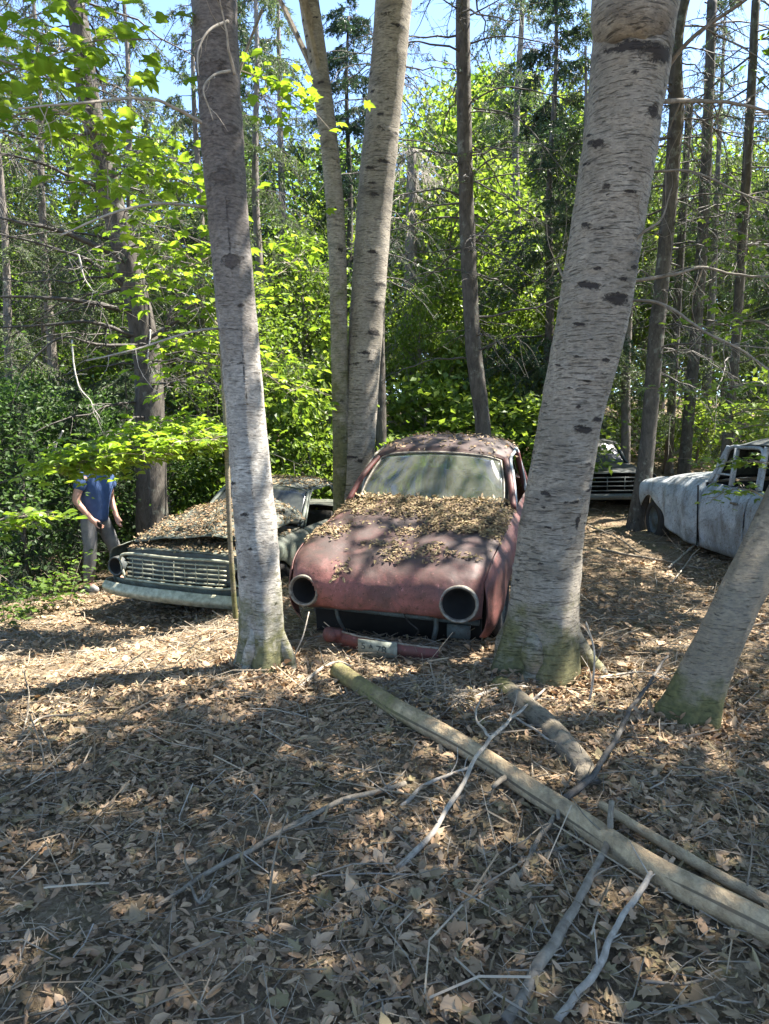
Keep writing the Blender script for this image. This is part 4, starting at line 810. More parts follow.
# valance with the plate, hanging low at the front
vg = resample([[(-.33, .07, .275), (0, .015, .265), (.40, .05, .235)], [(-.33, .05, .225), (0, -.005, .21), (.40, .03, .185)], [(-.325, .08, .17), (0, .03, .145), (.395, .06, .13)]], 12, 40)
vg = vg+np.array([0.02, -.10, .02])+np.array([0, 0, 1.0])*(.012*fbm(vg*6, 3, 80))[..., None]
mb = MB(); sheet(mb, vg, .008); val = mb.build('valance', [M['red_dark']], car)
mb = MB(); tube(mb, vg[0]+np.array([0, -.004, .004]), .008, 6); mb.build('chrome_strip', M['chrome'], val)
mb = MB(); lathe(mb, (-.33, -.05, .275), (-.5, -1, .3), [(.05, -.02), (.055, .03), (.035, .05), (.001, .055)], 16); box(mb, (-.305, -.05, .285), (.10, .05, .07)); mb.build('bumper_horn', [M['red_dark']], car)
mb = MB(); box(mb, (.02, -.12, .235), (.27, .006, .115)); pl = mb.build('licence_plate', M['plate'], car)
for txt, x, sz, dz in (('5', -.115, .07, .012), ('A', -.06, .045, .02), ('78', -.01, .075, -.004)):
    cu = bpy.data.curves.new('plate_text', 'FONT'); cu.body = txt; cu.size = sz; cu.extrude = .0015
    to = bpy.data.objects.new('tmp', cu); C.objects.link(to); bpy.context.view_layer.update()
    me = bpy.data.meshes.new_from_object(to.evaluated_get(bpy.context.evaluated_depsgraph_get())); bpy.data.objects.remove(to)
    me.materials.clear(); me.materials.append(M['ink'])
    tx = bpy.data.objects.new('plate_number', me); C.objects.link(tx); tx.parent = pl; tx.location = (x+.02, -.1252, .212+dz); tx.rotation_euler = (R(90), 0, 0)
mb = MB(); tube(mb, np.array([(-.6, .34, .33), (.62, .34, .31)]), .022, 8); tube(mb, spline([(-.42, .3, .44), (-.40, .26, .30), (-.36, .3, .16)], 10), .014, 6); tube(mb, spline([(.30, .33, .46), (.33, .28, .30), (.30, .33, .15)], 10), .018, 6); box(mb, (.48, .33, .24), (.16, .05, .10)); mb.build('crossmember', M['grey_paint'], car)
mb = MB(); tube(mb, spline([(.05, .36, .44), (.12, .25, .33), (.2, .27, .24), (.17, .33, .17)], 20), .006, 5); mb.build('hanging_cable', M['rubber'], car)
# wire hanging from the left light
# ---- generic sedan ------------------------------------------------------------
def scatter_on(name, label, objs, n, size, region, mats, kinds=(OVAL,), mound=0.0, zmin=.35):
    """dry leaves lying on the upward faces of the given meshes (world space)"""
    mb = MB(); T = []
    for o in objs:
        V = np.array([v.co[:] for v in o.data.vertices]); V = xf(o, V)
        for p in o.data.polygons:
            vi = list(p.vertices)
            if len(vi) == 4: T.append(V[vi])
    T = np.array(T); a = T[:, 2]-T[:, 0]; b = T[:, 3]-T[:, 1]; cr = np.cross(a, b); ar = np.linalg.norm(cr, axis=1); nn = cr/np.maximum(ar[:, None], 1e-9)
    ok = nn[:, 2] > zmin; T, ar, nn = T[ok], ar[ok], nn[ok]; ci = RS.choice(len(T), n*3, p=ar/ar.sum())
    u, v = RS.rand(n*3, 1), RS.rand(n*3, 1); p = (T[ci, 0]*(1-u)+T[ci, 1]*u)*(1-v)+(T[ci, 3]*(1-u)+T[ci, 2]*u)*v
    w_ = region(p); k = RS.rand(n*3) < w_; p, m = p[k][:n], nn[ci][k][:n]; w_ = w_[k][:n]; n = len(p)
    p = p+m*(.004+RS.rand(n)*(.012+mound*w_))[:, None]
    for i, kd in enumerate(kinds):
        s = np.arange(n) % len(kinds) == i
        leaves(mb, p[s], m[s]*1.0+rdir(s.sum())*.4, rdir(s.sum()), size[0]+(size[1]-size[0])*RS.rand(s.sum())**1.6, kd, i % len(mats), RS.uniform(-1.5, 2.2, s.sum()), .75)
    o = mb.build(name, mats, smooth=False); return tag(o, label, 'leaf litter', kind='stuff')
def inv(o, p):
    m = np.array(wmat(o).inverted()); return p@m[:3, :3].T+m[:3, 3]
def reg_red(p):
    q = inv(car, p); y = q[:, 1]; x = q[:, 0]; nz = .5+.5*fbm(q*3.4, 4, 90)
    return np.clip(sst(.22, .95, y+.7*nz-.38)*np.clip(2.6*nz-.75, .05, 1.2)+.5*sst(1.2, 1.45, y), 0, 1)*np.where(y > 1.6, .0, 1)
scatter_on('leaf_debris', 'dry leaves piled on the bonnet and cowl of the red car', [hood], 5000, (.018, .05), reg_red, [M['litter_dark'], M['litter_dark'], M['litter_dark']], (OVAL, OVAL, OVAL), .018)
scatter_on('leaf_debris', 'scattered dry leaves lying on the roof of the red car', [rf], 350, (.03, .055), lambda p: np.full(len(p), .7), [M['litter_dark'], M['litter']], (OVAL, OVAL), .005)
NH = 750; p = np.stack([RS.uniform(-.62, .66, NH), RS.uniform(1.36, 1.52, NH), .965+RS.rand(NH)*.045], -1); mb = MB(); p = xf(car, p)
leaves(mb, p, rdir(NH)*.8+np.array([0, -.3, 1.0]), rdir(NH), RS.uniform(.02, .05, NH), OVAL, 0, RS.uniform(-2, 3, NH), .85)
o = mb.build('leaf_debris', [M['litter_dark']], smooth=False); tag(o, 'heap of old leaves against the windscreen of the red car', 'leaf litter', kind='stuff')
# ---- the green wreck ------------------------------------------------------------
gcar = thing('green_car', 'pale green wreck with barred grille and leaf covered bonnet left of the birch', 'car wreck', (-2.23, 7.28, float(gz(-2.23, 7.4))-.05), (R(1.5), R(1.0), R(-19)))
def panel(name, half, r, c, mat, parent, t=.008, seed=1, amp=.01, both=False, full=True, flip=False):
    q = mir(half) if full else np.asarray(half, float)
    q = resample(q, r, c); q = q+gnormals(q)*(amp*fbm(q*3, 3, seed))[..., None]; out = []
    for s in ((1, -1) if both else (1,)):
        qq = q if s > 0 else flipx(q); mb = MB(); sheet(mb, qq, t, 0, None, flip ^ (s < 0)); out.append(mb.build(name, [M[mat]], parent))
    return out
def sedan(car, paint, hoodz=.0, Wd=.88, L=4.5, roofz=1.38, sag=0, seed=100, hood_panel=True):
    w_ = Wd; out = {}
    if hood_panel:
        out['hood'] = panel('bonnet', [[(0, .10, .80), (.4, .10, .80), (w_-.16, .12, .78)], [(0, .5, .86), (.4, .5, .85), (w_-.14, .5, .83)], [(0, 1.0, .90), (.4, 1.0, .89), (w_-.13, 1.0, .87)], [(0, 1.42, .93), (.4, 1.43, .93), (w_-.13, 1.46, .90)]], 40, 60, paint, car, .01, seed, .016)[0]
    panel('fender', [[(w_-.13, .02, .82), (w_-.03, .02, .76), (w_, .04, .60), (w_-.03, .06, .40)], [(w_-.13, .4, .84), (w_-.02, .4, .78), (w_+.01, .42, .66), (w_, .43, .58)], [(w_-.12, .75, .86), (w_-.02, .75, .80), (w_+.01, .75, .70), (w_, .75, .64)], [(w_-.12, 1.1, .88), (w_-.02, 1.1, .80), (w_+.01, 1.08, .62), (w_-.01, 1.07, .46)], [(w_-.11, 1.5, .90), (w_-.02, 1.5, .82), (w_+.01, 1.5, .55), (w_-.03, 1.5, .26)]], 40, 20, paint, car, .008, seed+1, .01, True, False)
    for s in (1, -1):
        q = resample(np.array([[(w_-.11, 1.515, .90), (w_-.01, 1.515, .82), (w_+.01, 1.515, .55), (w_-.03, 1.515, .24)], [(w_-.11, 2.1, .91), (w_, 2.1, .83), (w_+.02, 2.1, .55), (w_-.02, 2.1, .24)], [(w_-.11, 2.7, .91), (w_-.01, 2.7, .83), (w_+.01, 2.7, .55), (w_-.03, 2.7, .24)]]), 16, 16)
        q = q if s > 0 else flipx(q); mb = MB(); sheet(mb, q, .01, 0, None, s < 0); d = mb.build('door', [M[paint]], car)
        mb = MB(); tube(mb, spline([((w_-.11)*s, 1.56, .90), ((w_-.22)*s, 1.98, roofz-.10), ((w_-.24)*s, 2.3, roofz-.07), ((w_-.24)*s, 2.66, roofz-.08), ((w_-.13)*s, 2.69, .91)], 30), .014, 6); mb.build('window_frame', M[paint], d)
        mb = MB(); box(mb, ((w_+.02)*s, 2.5, .80), (.02, .14, .025)); mb.build('handle', M['chrome'], d)
    panel('rear_quarter', [[(w_-.11, 2.715, .91), (w_-.01, 2.715, .83), (w_+.01, 2.715, .55), (w_-.03, 2.715, .24)], [(w_-.12, 3.1, .91), (w_-.01, 3.1, .83), (w_+.01, 3.1, .66), (w_, 3.1, .58)], [(w_-.12, 3.5, .90), (w_-.01, 3.5, .82), (w_+.01, 3.5, .66), (w_, 3.5, .56)], [(w_-.12, L-.4, .88), (w_-.02, L-.4, .80), (w_, L-.4, .58), (w_-.04, L-.4, .34)], [(w_-.14, L, .84), (w_-.05, L, .76), (w_-.04, L, .55), (w_-.06, L, .38)]], 40, 20, paint, car, .008, seed+2, .01, True, False)
    panel('boot_lid', [[(0, 3.25, .95), (.4, 3.25, .945), (w_-.12, 3.2, .91)], [(0, L-.5, .92), (.4, L-.5, .915), (w_-.13, L-.5, .88)], [(0, L-.03, .86), (.4, L-.03, .855), (w_-.15, L-.03, .83)], [(0, L+.01, .42), (.4, L+.01, .42), (w_-.1, L, .42)]], 30, 30, paint, car, .008, seed+3)
    out['roof'] = panel('roof', [[(0, 1.98, roofz-.03), (.35, 1.99, roofz-.04), (w_-.26, 2.02, roofz-.09)], [(0, 2.3, roofz+.03), (.36, 2.3, roofz+.02), (w_-.24, 2.3, roofz-.05)], [(0, 2.8, roofz+.02), (.36, 2.8, roofz+.01), (w_-.24, 2.8, roofz-.06)], [(0, 3.02, roofz-.03), (.35, 3.0, roofz-.04), (w_-.27, 2.96, roofz-.09)]], 26, 40, paint, car, .012, seed+4, .012)[0]
    for s in (1, -1):
        for a, b in (((w_-.13, 1.5, .91), (w_-.26, 2.0, roofz-.08)), ((w_-.12, 2.71, .91), (w_-.24, 2.68, roofz-.06)), ((w_-.13, 3.25, .92), (w_-.26, 2.96, roofz-.09))):
            mb = MB(); bar(mb, (a[0]*s, a[1], a[2]), (b[0]*s, b[1], b[2]), .024); mb.build('pillar', [M[paint]], car)
    q = resample(mir([[(0, 1.46, .94), (.4, 1.48, .935), (w_-.15, 1.53, .915)], [(0, 1.95, roofz-.03), (.34, 1.96, roofz-.04), (w_-.28, 1.99, roofz-.09)]]), 8, 30); mb = MB(); sheet(mb, q, .004); mb.build('windscreen', [M['dark_glass']], car)
    mb = MB(); box(mb, (0, 2.5, .26), (2*w_-.16, 3.6, .03)); box(mb, (0, 1.52, .58), (2*w_-.2, .03, .64)); box(mb, (0, .75, .36), (2*w_-.3, 1.2, .03)); mb.build('floor_pan', M['black'], car)
    mb = MB(); st = resample([[(-.62, 2.15, .5), (.62, 2.15, .5)], [(-.62, 2.35, .55), (.62, 2.35, .55)], [(-.62, 2.62, .5), (.62, 2.62, .5)], [(-.6, 2.76, .95), (.6, 2.76, .95)]], 20, 16); sheet(mb, st, .10); mb.build('seat', M['upholstery'], car)
    for x, s in ((w_-.1, 1), (-w_+.1, -1)):
        wheel(car, (x, .75, .32), .31, .16, s); wheel(car, (x, 3.3, .32), .31, .16, s)
    return out
go = sedan(gcar, 'green_paint', seed=110)
# grille: surround, bars, bezels, bumper
gb = MB()
for z in (.505, .555, .605, .655, .705): tube(gb, spline([(-.62, -.01, z), (0, -.045, z), (.62, -.01, z)], 20), .010, 6)
for x in np.linspace(-.54, .54, 9): tube(gb, np.array([(x, -.02-.02*(1-(x/.6)**2), .49), (x, -.02-.02*(1-(x/.6)**2), .72)]), .006, 5)
gr = gb.build('grille', M['green_metal'], gcar)
mb = MB(); tube(mb, spline([(-.66, .0, .47), (0, -.04, .465), (.66, .0, .47), (.70, .0, .60), (.66, 0, .745), (0, -.045, .755), (-.66, 0, .745), (-.70, 0, .6), (-.66, 0, .475)], 80), .016, 6); mb.build('grille_surround', M['green_metal'], gcar)
for s in (1, -1):
    mb = MB(); lathe(mb, (.785*s, .0, .60), (.05*s, -1, 0), [(.085, -.03), (.09, .01), (.10, .015), (.106, .005), (.108, -.06)], 30); mb.build('headlight_ring', M['green_metal' if s > 0 else 'grey_paint'], gcar)
    mb = MB(); lathe(mb, (.785*s, .0, .60), (.05*s, -1, 0), [(.086, .0), (.06, -.06), (.001, -.09)], 24); mb.build('headlight_bowl', M['black'], gcar)
bp = resample([[(-.98, .22, .425), (-.93, .02, .425), (-.5, -.09, .425), (0, -.12, .425), (.5, -.09, .425), (.93, .02, .425), (.98, .22, .425)], [(-.99, .20, .36), (-.95, -.02, .36), (-.5, -.13, .35), (0, -.16, .35), (.5, -.13, .35), (.95, -.02, .36), (.99, .20, .36)], [(-.98, .22, .30), (-.93, .01, .30), (-.5, -.10, .295), (0, -.13, .29), (.5, -.10, .295), (.93, .01, .30), (.98, .22, .30)]], 14, 70)
bp[..., 2] -= .03*(bp[..., 0] > .1)*np.clip(bp[..., 0]-.1, 0, 1); mb = MB(); sheet(mb, bp, .012); mb.build('bumper', M['green_metal'], gcar)
panel('front_apron', [[(0, .0, .465), (.4, .02, .465), (.86, .08, .46)], [(0, .02, .33), (.4, .03, .33), (.84, .1, .33)]], 8, 30, 'green_paint', gcar, .008, 121)
panel('radiator_support', [[(0, .14, .80), (.4, .14, .80), (.72, .14, .79)], [(0, .12, .46), (.4, .12, .46), (.72, .12, .46)]], 8, 20, 'grey_paint', gcar, .01, 122)
# buckled spare bonnet propped over the engine bay
hb = panel('buckled_panel', [[(-.70, .22, .84), (-.2, .20, .92), (.25, .25, .97), (.62, .34, .90)], [(-.66, .7, .98), (-.1, .7, 1.10), (.35, .75, 1.12), (.70, .8, .97)], [(-.55, 1.15, 1.10), (0, 1.2, 1.24), (.45, 1.22, 1.22), (.76, 1.25, 1.02)], [(-.45, 1.5, 1.10), (.05, 1.55, 1.22), (.5, 1.55, 1.18), (.78, 1.55, 1.0)]], 36, 40, 'green_paint', gcar, .01, 123, .03, False, False)[0]
scatter_on('leaf_debris', 'brown leaves and moss heaped on the bonnet of the green wreck', [hb, go['hood']], 5200, (.022, .06), lambda p: np.clip(.55+.5*fbm(p*3, 3, 95)+.5*(inv(gcar, p)[:, 0] < .3), .12, 1), [M['litter'], M['litter_dark'], M['litter_dark']], (OVAL, OVAL, OVAL), .02)
scatter_on('leaf_debris', 'brown leaves lying on the roof of the green wreck', [go['roof']], 700, (.04, .07), lambda p: np.full(len(p), .6), [M['litter_dark']], (OVAL,), .01)
# ---- the dark wreck far back ------------------------------------------------------
dcar = thing('dark_car', 'dark grey wreck with a gaping grille behind the thick birch', 'car wreck', (3.95, 12.2, float(gz(3.95, 12.4))-.12), (R(1), R(-1), R(-4)))
sedan(dcar, 'grey_paint', seed=140)
mb = MB()
for z in (.50, .58, .66, .73): tube(mb, np.array([(-.60, -.01, z), (.60, -.01, z)]), .012, 6)
for x in (-.3, 0, .3): tube(mb, np.array([(x, -.012, .48), (x, -.012, .75)]), .01, 5)
mb.build('grille', M['grey_paint'], dcar)
for s in (1, -1):
    for x in (.78,):
        mb = MB(); lathe(mb, (x*s, .0, .62), (0, -1, 0), [(.08, -.05), (.085, .02), (.10, .03), (.105, -.04)], 24); mb.build('headlight_ring', M['chrome'], dcar)
        mb = MB(); lathe(mb, (x*s, .0, .62), (0, -1, 0), [(.082, .0), (.05, -.06), (.001, -.08)], 20); mb.build('headlight_bowl', M['black'], dcar)
mb = MB(); box(mb, (0, -.05, .40), (1.78, .07, .10)); mb.build('bumper', M['grey_paint'], dcar)
# ---- the pale blue-white wreck on the right --------------------------------------------
wcar = thing('pale_car', 'chalky blue-white wreck with bare window frames at the right', 'car wreck', (5.05, 11.35, float(gz(5.05, 10))-.10), (0, R(1.5), R(180)))
# its nose points away from the viewer; x here is mirrored, so its visible flank is +x
wf = [[(.64, .02, .97), (.84, .0, .90), (.88, .01, .70), (.85, .04, .44)], [(.65, .30, 1.02), (.86, .28, .95), (.91, .31, .78), (.895, .34, .64)], [(.66, .62, 1.04), (.86, .62, .98), (.92, .62, .86), (.91, .62, .76)], [(.67, .95, 1.06), (.86, .95, .96), (.91, .93, .78), (.90, .92, .60)], [(.68, 1.2, 1.07), (.845, 1.2, .92), (.885, 1.18, .62), (.87, 1.16, .34)], [(.69, 1.75, 1.08), (.835, 1.75, .92), (.875, 1.75, .6), (.86, 1.75, .22)], [(.70, 2.25, 1.06), (.835, 2.25, .90), (.875, 2.25, .6), (.86, 2.25, .20)]]
for s in (1, -1):
    q = resample(np.array(wf), 80, 30); y_ = q[..., 1]
    q[..., 0] += .012*np.sin(y_*7+q[..., 2]*1.5)*sst(.95, 1.3, y_)*(1-sst(2.0, 2.25, y_))-.05*np.exp(-((y_-1.02)/.10)**2)*sst(1.02, .8, q[..., 2])
    q = q+gnormals(q)*(.012*fbm(q*3.2+s, 3, 161))[..., None]; q = q if s > 0 else flipx(q); mb = MB(); sheet(mb, q, .008, 0, None, s < 0); mb.build('fender', [M['white_paint']], wcar)
panel('bonnet', [[(0, .12, .97), (.4, .10, .95), (.60, .10, .92)], [(0, .7, 1.10), (.4, .7, 1.08), (.65, .7, 1.04)], [(0, 1.6, 1.14), (.4, 1.6, 1.12), (.68, 1.6, 1.07)], [(0, 2.1, 1.10), (.4, 2.12, 1.09), (.69, 2.16, 1.05)]], 30, 40, 'white_paint', wcar, .01, 162, .01)
for s in (1, -1):
    q = resample(np.array([[(.70, 2.27, 1.05), (.835, 2.27, .90), (.88, 2.27, .6), (.86, 2.27, .20)], [(.70, 2.8, 1.03), (.84, 2.8, .90), (.885, 2.8, .6), (.865, 2.8, .2)], [(.70, 3.4, 1.02), (.835, 3.4, .90), (.88, 3.4, .6), (.86, 3.4, .2)]]), 20, 16); q = q+gnormals(q)*(.005*fbm(q*3, 3, 165))[..., None]
    q = q if s > 0 else flipx(q); mb = MB(); sheet(mb, q, .01, 0, None, s < 0); d = mb.build('door', [M['white_paint']], wcar); zt = 1.50
    mb = MB(); tube(mb, spline([(.71*s, 2.33, 1.04), (.655*s, 2.46, 1.3), (.62*s, 2.56, zt), (.62*s, 2.9, zt+.01), (.62*s, 3.3, zt-.01), (.66*s, 3.36, 1.3), (.71*s, 3.38, 1.03)], 40), .026, 6); mb.build('window_frame', M['white_paint'], d)
    mb = MB(); tube(mb, np.array([(.71*s, 2.78, 1.04), (.625*s, 2.74, zt)]), .036, 6); mb.build('window_bar', M['white_paint'], d)
    mb = MB(); tube(mb, np.array([(.70*s, 2.36, 1.17), (.69*s, 2.76, 1.17)]), .013, 6); mb.build('window_bar', M['white_paint'], d)
    if s < 0:
        mb = MB(); sheet(mb, resample([[(-.70, 2.36, 1.04), (-.70, 3.36, 1.02)], [(-.64, 2.5, 1.3), (-.64, 3.33, 1.3)], [(-.615, 2.58, 1.50), (-.615, 3.28, 1.49)]], 8, 8), .004); mb.build('added_dark_pane', M['dark_glass'], d)  # far-side pane added so the cabin reads as shaded inside
    mb = MB(); box(mb, (.886*s, 2.26, .62), (.012, .02, .8)); mb.build('door_gap', M['black'], d)
    mb = MB(); box(mb, (.885*s, 3.2, .86), (.02, .15, .025)); mb.build('handle', M['chrome'], d)
    for a, b in (((.71, 2.22, 1.05), (.615, 2.50, 1.52)), ((.71, 3.43, 1.02), (.62, 3.40, 1.52)), ((.68, 4.1, 1.0), (.60, 3.85, 1.50))):
        mb = MB(); bar(mb, (a[0]*s, a[1], a[2]), (b[0]*s, b[1], b[2]), .03); mb.build('pillar', [M['white_paint']], wcar)
q = resample(mir([[(0, 2.12, 1.10), (.4, 2.14, 1.09), (.68, 2.2, 1.06)], [(0, 2.43, 1.55), (.35, 2.44, 1.54), (.60, 2.5, 1.50)]]), 8, 24); mb = MB(); sheet(mb, q, .004); mb.build('windscreen', [M['dark_glass']], wcar)
panel('roof', [[(0, 2.45, 1.56), (.35, 2.46, 1.55), (.62, 2.5, 1.51)], [(0, 2.9, 1.63), (.36, 2.9, 1.61), (.635, 2.9, 1.54)], [(0, 3.5, 1.62), (.36, 3.5, 1.60), (.63, 3.5, 1.54)], [(0, 3.9, 1.54), (.35, 3.9, 1.53), (.60, 3.86, 1.49)]], 24, 40, 'grey_paint', wcar, .012, 166)
panel('rear_quarter', [[(.70, 3.415, 1.02), (.835, 3.415, .90), (.88, 3.415, .6), (.86, 3.415, .2)], [(.70, 3.8, 1.01), (.85, 3.8, .9), (.90, 3.8, .72), (.89, 3.8, .6)], [(.69, 4.2, .99), (.84, 4.2, .88), (.89, 4.2, .7), (.88, 4.2, .56)], [(.6, 4.75, .84), (.74, 4.75, .74), (.78, 4.75, .55), (.74, 4.75, .34)]], 30, 20, 'white_paint', wcar, .008, 167, .01, True, False)
panel('boot_lid', [[(0, 4.0, 1.02), (.4, 4.0, 1.01), (.69, 4.05, 1.0)], [(0, 4.5, .95), (.4, 4.5, .93), (.64, 4.5, .9)], [(0, 4.85, .70), (.4, 4.84, .69), (.6, 4.76, .68)], [(0, 4.88, .38), (.4, 4.86, .38), (.7, 4.76, .36)]], 24, 30, 'white_paint', wcar, .008, 168)
mb = MB(); box(mb, (0, 3.1, .22), (1.6, 3.2, .03)); box(mb, (0, 2.2, .65), (1.5, .03, .8)); box(mb, (0, 1.1, .5), (1.2, 1.6, .04)); mb.build('floor_pan', M['black'], wcar)
mb = MB(); st = resample([[(-.6, 2.95, .55), (.6, 2.95, .55)], [(-.6, 3.2, .6), (.6, 3.2, .6)], [(-.6, 3.45, .55), (.6, 3.45, .55)], [(-.58, 3.6, 1.05), (.58, 3.6, 1.05)]], 20, 16); sheet(mb, st, .1); mb.build('seat', M['upholstery'], wcar)
for x, s in ((.76, 1), (-.76, -1)): wheel(wcar, (x, .62, .36), .33, .16, s); wheel(wcar, (x, 4.0, .34), .33, .16, s)
mb = MB(); tube(mb, spline([(-.85, .05, .45), (0, -.06, .44), (.85, .05, .45)], 20), .06, 8); mb.build('bumper', M['chrome'], wcar)
mb = MB()
for z in np.linspace(.52, .85, 6): tube(mb, spline([(-.55, .06, z), (0, .0, z), (.55, .06, z)], 12), .012, 5)
mb.build('grille', M['chrome'], wcar)
# ================================================================ fallen logs and branches
def ground_line(rows, m=40):
    """rows (px,py,lift m): points on the ground under the pixel, lifted"""
    q = []
    for px, py, h in rows:
        r = ray(px, py); p = G(px, py)
        if h: p = p-r*(h/max(-r[2], .12)) if False else p+np.array([0, 0, h])
        q.append(p)
    return spline(q, m)
def log(name, label, rows, r0, r1, mats, k=24, m=120, moss=(0, 0), seed=0, cat='fallen log', cracks=True, stubs=()):
    c = ground_line(rows, m); r = np.linspace(r0, r1, m); T, N, B = frames(c); th = np.linspace(0, 2*np.pi, k, endpoint=False)
    rd = np.cos(th)[None, :, None]*N[:, None]+np.sin(th)[None, :, None]*B[:, None]
    q = np.stack([np.cos(th)[None]*1.5+np.zeros((m, 1)), np.sin(th)[None]*1.5+np.zeros((m, 1)), (np.linspace(0, 5, m)*1.2)[:, None]+np.zeros((1, k))], -1)
    c = c+np.stack([fbm(c*2.2+z_*7, 2, seed+z_) for z_ in range(3)], -1)*np.array([.012, .012, .006]); sh = 1+.11*fbm(q, 3, seed)+.04*fbm(q*np.array([3, 3, .6]), 2, seed+3)
    mark = np.zeros((m, k))
    if cracks:
        for a, w0, w1 in ((1.2, .1, .95), (2.6, .3, .8), (5.0, 0, .6)):
            u = np.linspace(0, 1, m); mark = np.maximum(mark, np.exp(-((np.angle(np.exp(1j*(th[None]-a-.15*np.sin(u*5)[:, None])))/.11)**2))*((u > w0) & (u < w1))[:, None])
        sh = sh-.05*mark
    V = c[:, None]+(r[:, None]*sh)[..., None]*rd; root = thing(name, label, cat, c[m//2]); mb = MB()
    i = np.arange(m-1)[:, None]*k; j = np.arange(k)[None]; j2 = (j+1) % k
    mb.add(V, [np.stack([i+j, i+j2, i+k+j2, i+k+j], -1).reshape(-1, 4), np.arange(k)[None, ::-1], (np.arange(k)+(m-1)*k)[None]], 0, mark.ravel()); u = np.linspace(0, 1, m)
    mb.moss = np.repeat(np.clip(moss[0]*(1-u/.35)+moss[1], 0, 1), k)
    build_bark(mb, 'log_body', M[mats], root, c[m//2])
    for u0, d, L, rr in stubs:
        a = c[int(u0*(m-1))]; d = nrm(np.array(d)); mb = MB(); tube(mb, spline([a, a+d*L*.5+np.array([0, 0, .01]), a+d*L], 8), np.linspace(rr, rr*.5, 8), 7); mb.build('stub', M['twig_brown'], root, off=c[m//2])
    return root
log('fallen_log', 'long bare pale log before the red car, mossy at its far end', [(338, 676, .04), (395, 716, .05), (470, 762, .06), (560, 822, .06), (650, 880, .05), (740, 928, .05), (850, 985, .04)], .054, .047, 'log', moss=(1.0, .05), seed=11,
    stubs=[(.42, (-.5, -.6, .05), .16, .018), (.5, (-.2, -.8, .1), .12, .014), (.7, (.3, .1, .5), .07, .012), (.25, (.4, .2, .4), .08, .012)])
log('fallen_log', 'short reddish rotten log half buried behind the long pale log', [(500, 688, .0), (540, 724, .02), (575, 760, .02), (592, 786, .0)], .075, .05, 'bark_moss', moss=(.5, .15), seed=12, cracks=False)
log('fallen_pole', 'thin pale pole lying along the upper side of the long log', [(600, 820, .07), (650, 850, .06), (710, 885, .06), (800, 935, .05)], .018, .022, 'log', k=10, moss=(0, 0), seed=13, cracks=False, cat='pole')
def branch(label, rows, r0, r1, mat='twig_pale', forks=(), tw=5, name='fallen_branch', tl=(.05, .2), cat='branch', m=36):
    c = ground_line(rows, m); c = c+np.stack([fbm(c*7+q*9, 2, q+3) for q in range(3)], -1)*np.array([.012, .012, .006])
    root = thing(name, label, cat, c[0]); mb = MB(); tube(mb, c, np.linspace(r0, r1, m)*(1+.15*vnoise(c*22, 5)), 8)
    for f in forks:
        q = ground_line(f, 18); q = q+np.stack([fbm(q*8+w_*9, 2, w_+3) for w_ in range(3)], -1)*.008; tube(mb, q, np.linspace(r0*.6, r1*.6, 18), 6); twigs_on(mb, q, 2, tl[0], tl[1], r1*.4, -.1)
    twigs_on(mb, c, tw, tl[0], tl[1], r1*.5, -.05)
    mb.build('stick', M[mat], root, off=c[0]); return root
branch('pale straight stick leaning across the long log', [(394, 874, .01), (440, 832, .05), (480, 778, .14), (510, 738, .10), (545, 696, .05)], .012, .007, tw=4, forks=[[(490, 765, .14), (476, 740, .12), (480, 715, .1)]])
branch('short forked grey stick just left of the pale leaning stick', [(402, 812, .02), (425, 792, .03), (468, 778, .05)], .010, .007, tw=3)
branch('long thin grey branch lying on the leaves at the left', [(155, 912, .02), (205, 882, .03), (260, 852, .035), (330, 815, .04), (405, 790, .03)], .007, .012, 'twig_brown', tw=10, tl=(.06, .25), forks=[[(190, 890, .03), (200, 908, .02), (212, 900, .02)]])
branch('knobbly pale branch below the long log at the bottom edge', [(552, 1030, .02), (590, 985, .03), (612, 950, .035), (634, 908, .04), (652, 888, .06)], .0115, .009, tw=5, tl=(.04, .12))
branch('dark rotten branch wedged under the long log', [(505, 1030, .02), (535, 985, .03), (570, 930, .04), (592, 890, .05), (606, 862, .08), (608, 838, .16)], .019, .010, 'twig_brown', tw=8, forks=[[(570, 930, .04), (548, 962, .02), (520, 972, .02)]])
branch('crooked grey stick poking out under the log', [(515, 888, .02), (532, 862, .03), (552, 830, .06)], .011, .010, 'twig_brown', tw=3, forks=[[(530, 865, .03), (560, 858, .03), (586, 850, .05)]])
branch('dark bent branch rising towards the leaning trunk', [(560, 812, .03), (592, 790, .06), (612, 762, .10), (640, 722, .16), (668, 690, .22)], .016, .008, 'twig_dark', tw=10, tl=(.08, .3))
branch('sunlit pale stick before the foot of the thick birch', [(470, 704, .02), (500, 692, .03), (538, 690, .02)], .014, .009, tw=2)
branch('thin pale stick lying beyond the reddish rotten log', [(505, 718, .03), (540, 742, .05), (566, 752, .02)], .007, .005, tw=3)
branch('thin pale twig lying near the bottom of the clearing', [(285, 948, .015), (330, 938, .02), (380, 926, .02), (438, 914, .015)], .006, .004, 'twig_brown', tw=6)
branch('grey twig lying at the lower right corner', [(640, 988, .02), (690, 985, .02), (735, 975, .03)], .006, .004, 'twig_brown', tw=6)
branch('bundle of bleached sticks lying before the pale wreck', [(668, 572, .05), (700, 548, .12), (735, 525, .3)], .014, .008, tw=10, tl=(.15, .5), forks=[[(672, 585, .03), (700, 555, .1), (725, 548, .12)], [(690, 556, .08), (705, 540, .12), (720, 538, .2)]])
branch('dark fallen bough lying across the ground between the thick birch and the pale wreck', [(598, 552, .05), (630, 560, .06), (670, 566, .05), (705, 572, .03)], .02, .012, 'twig_brown', tw=12, tl=(.1, .4))
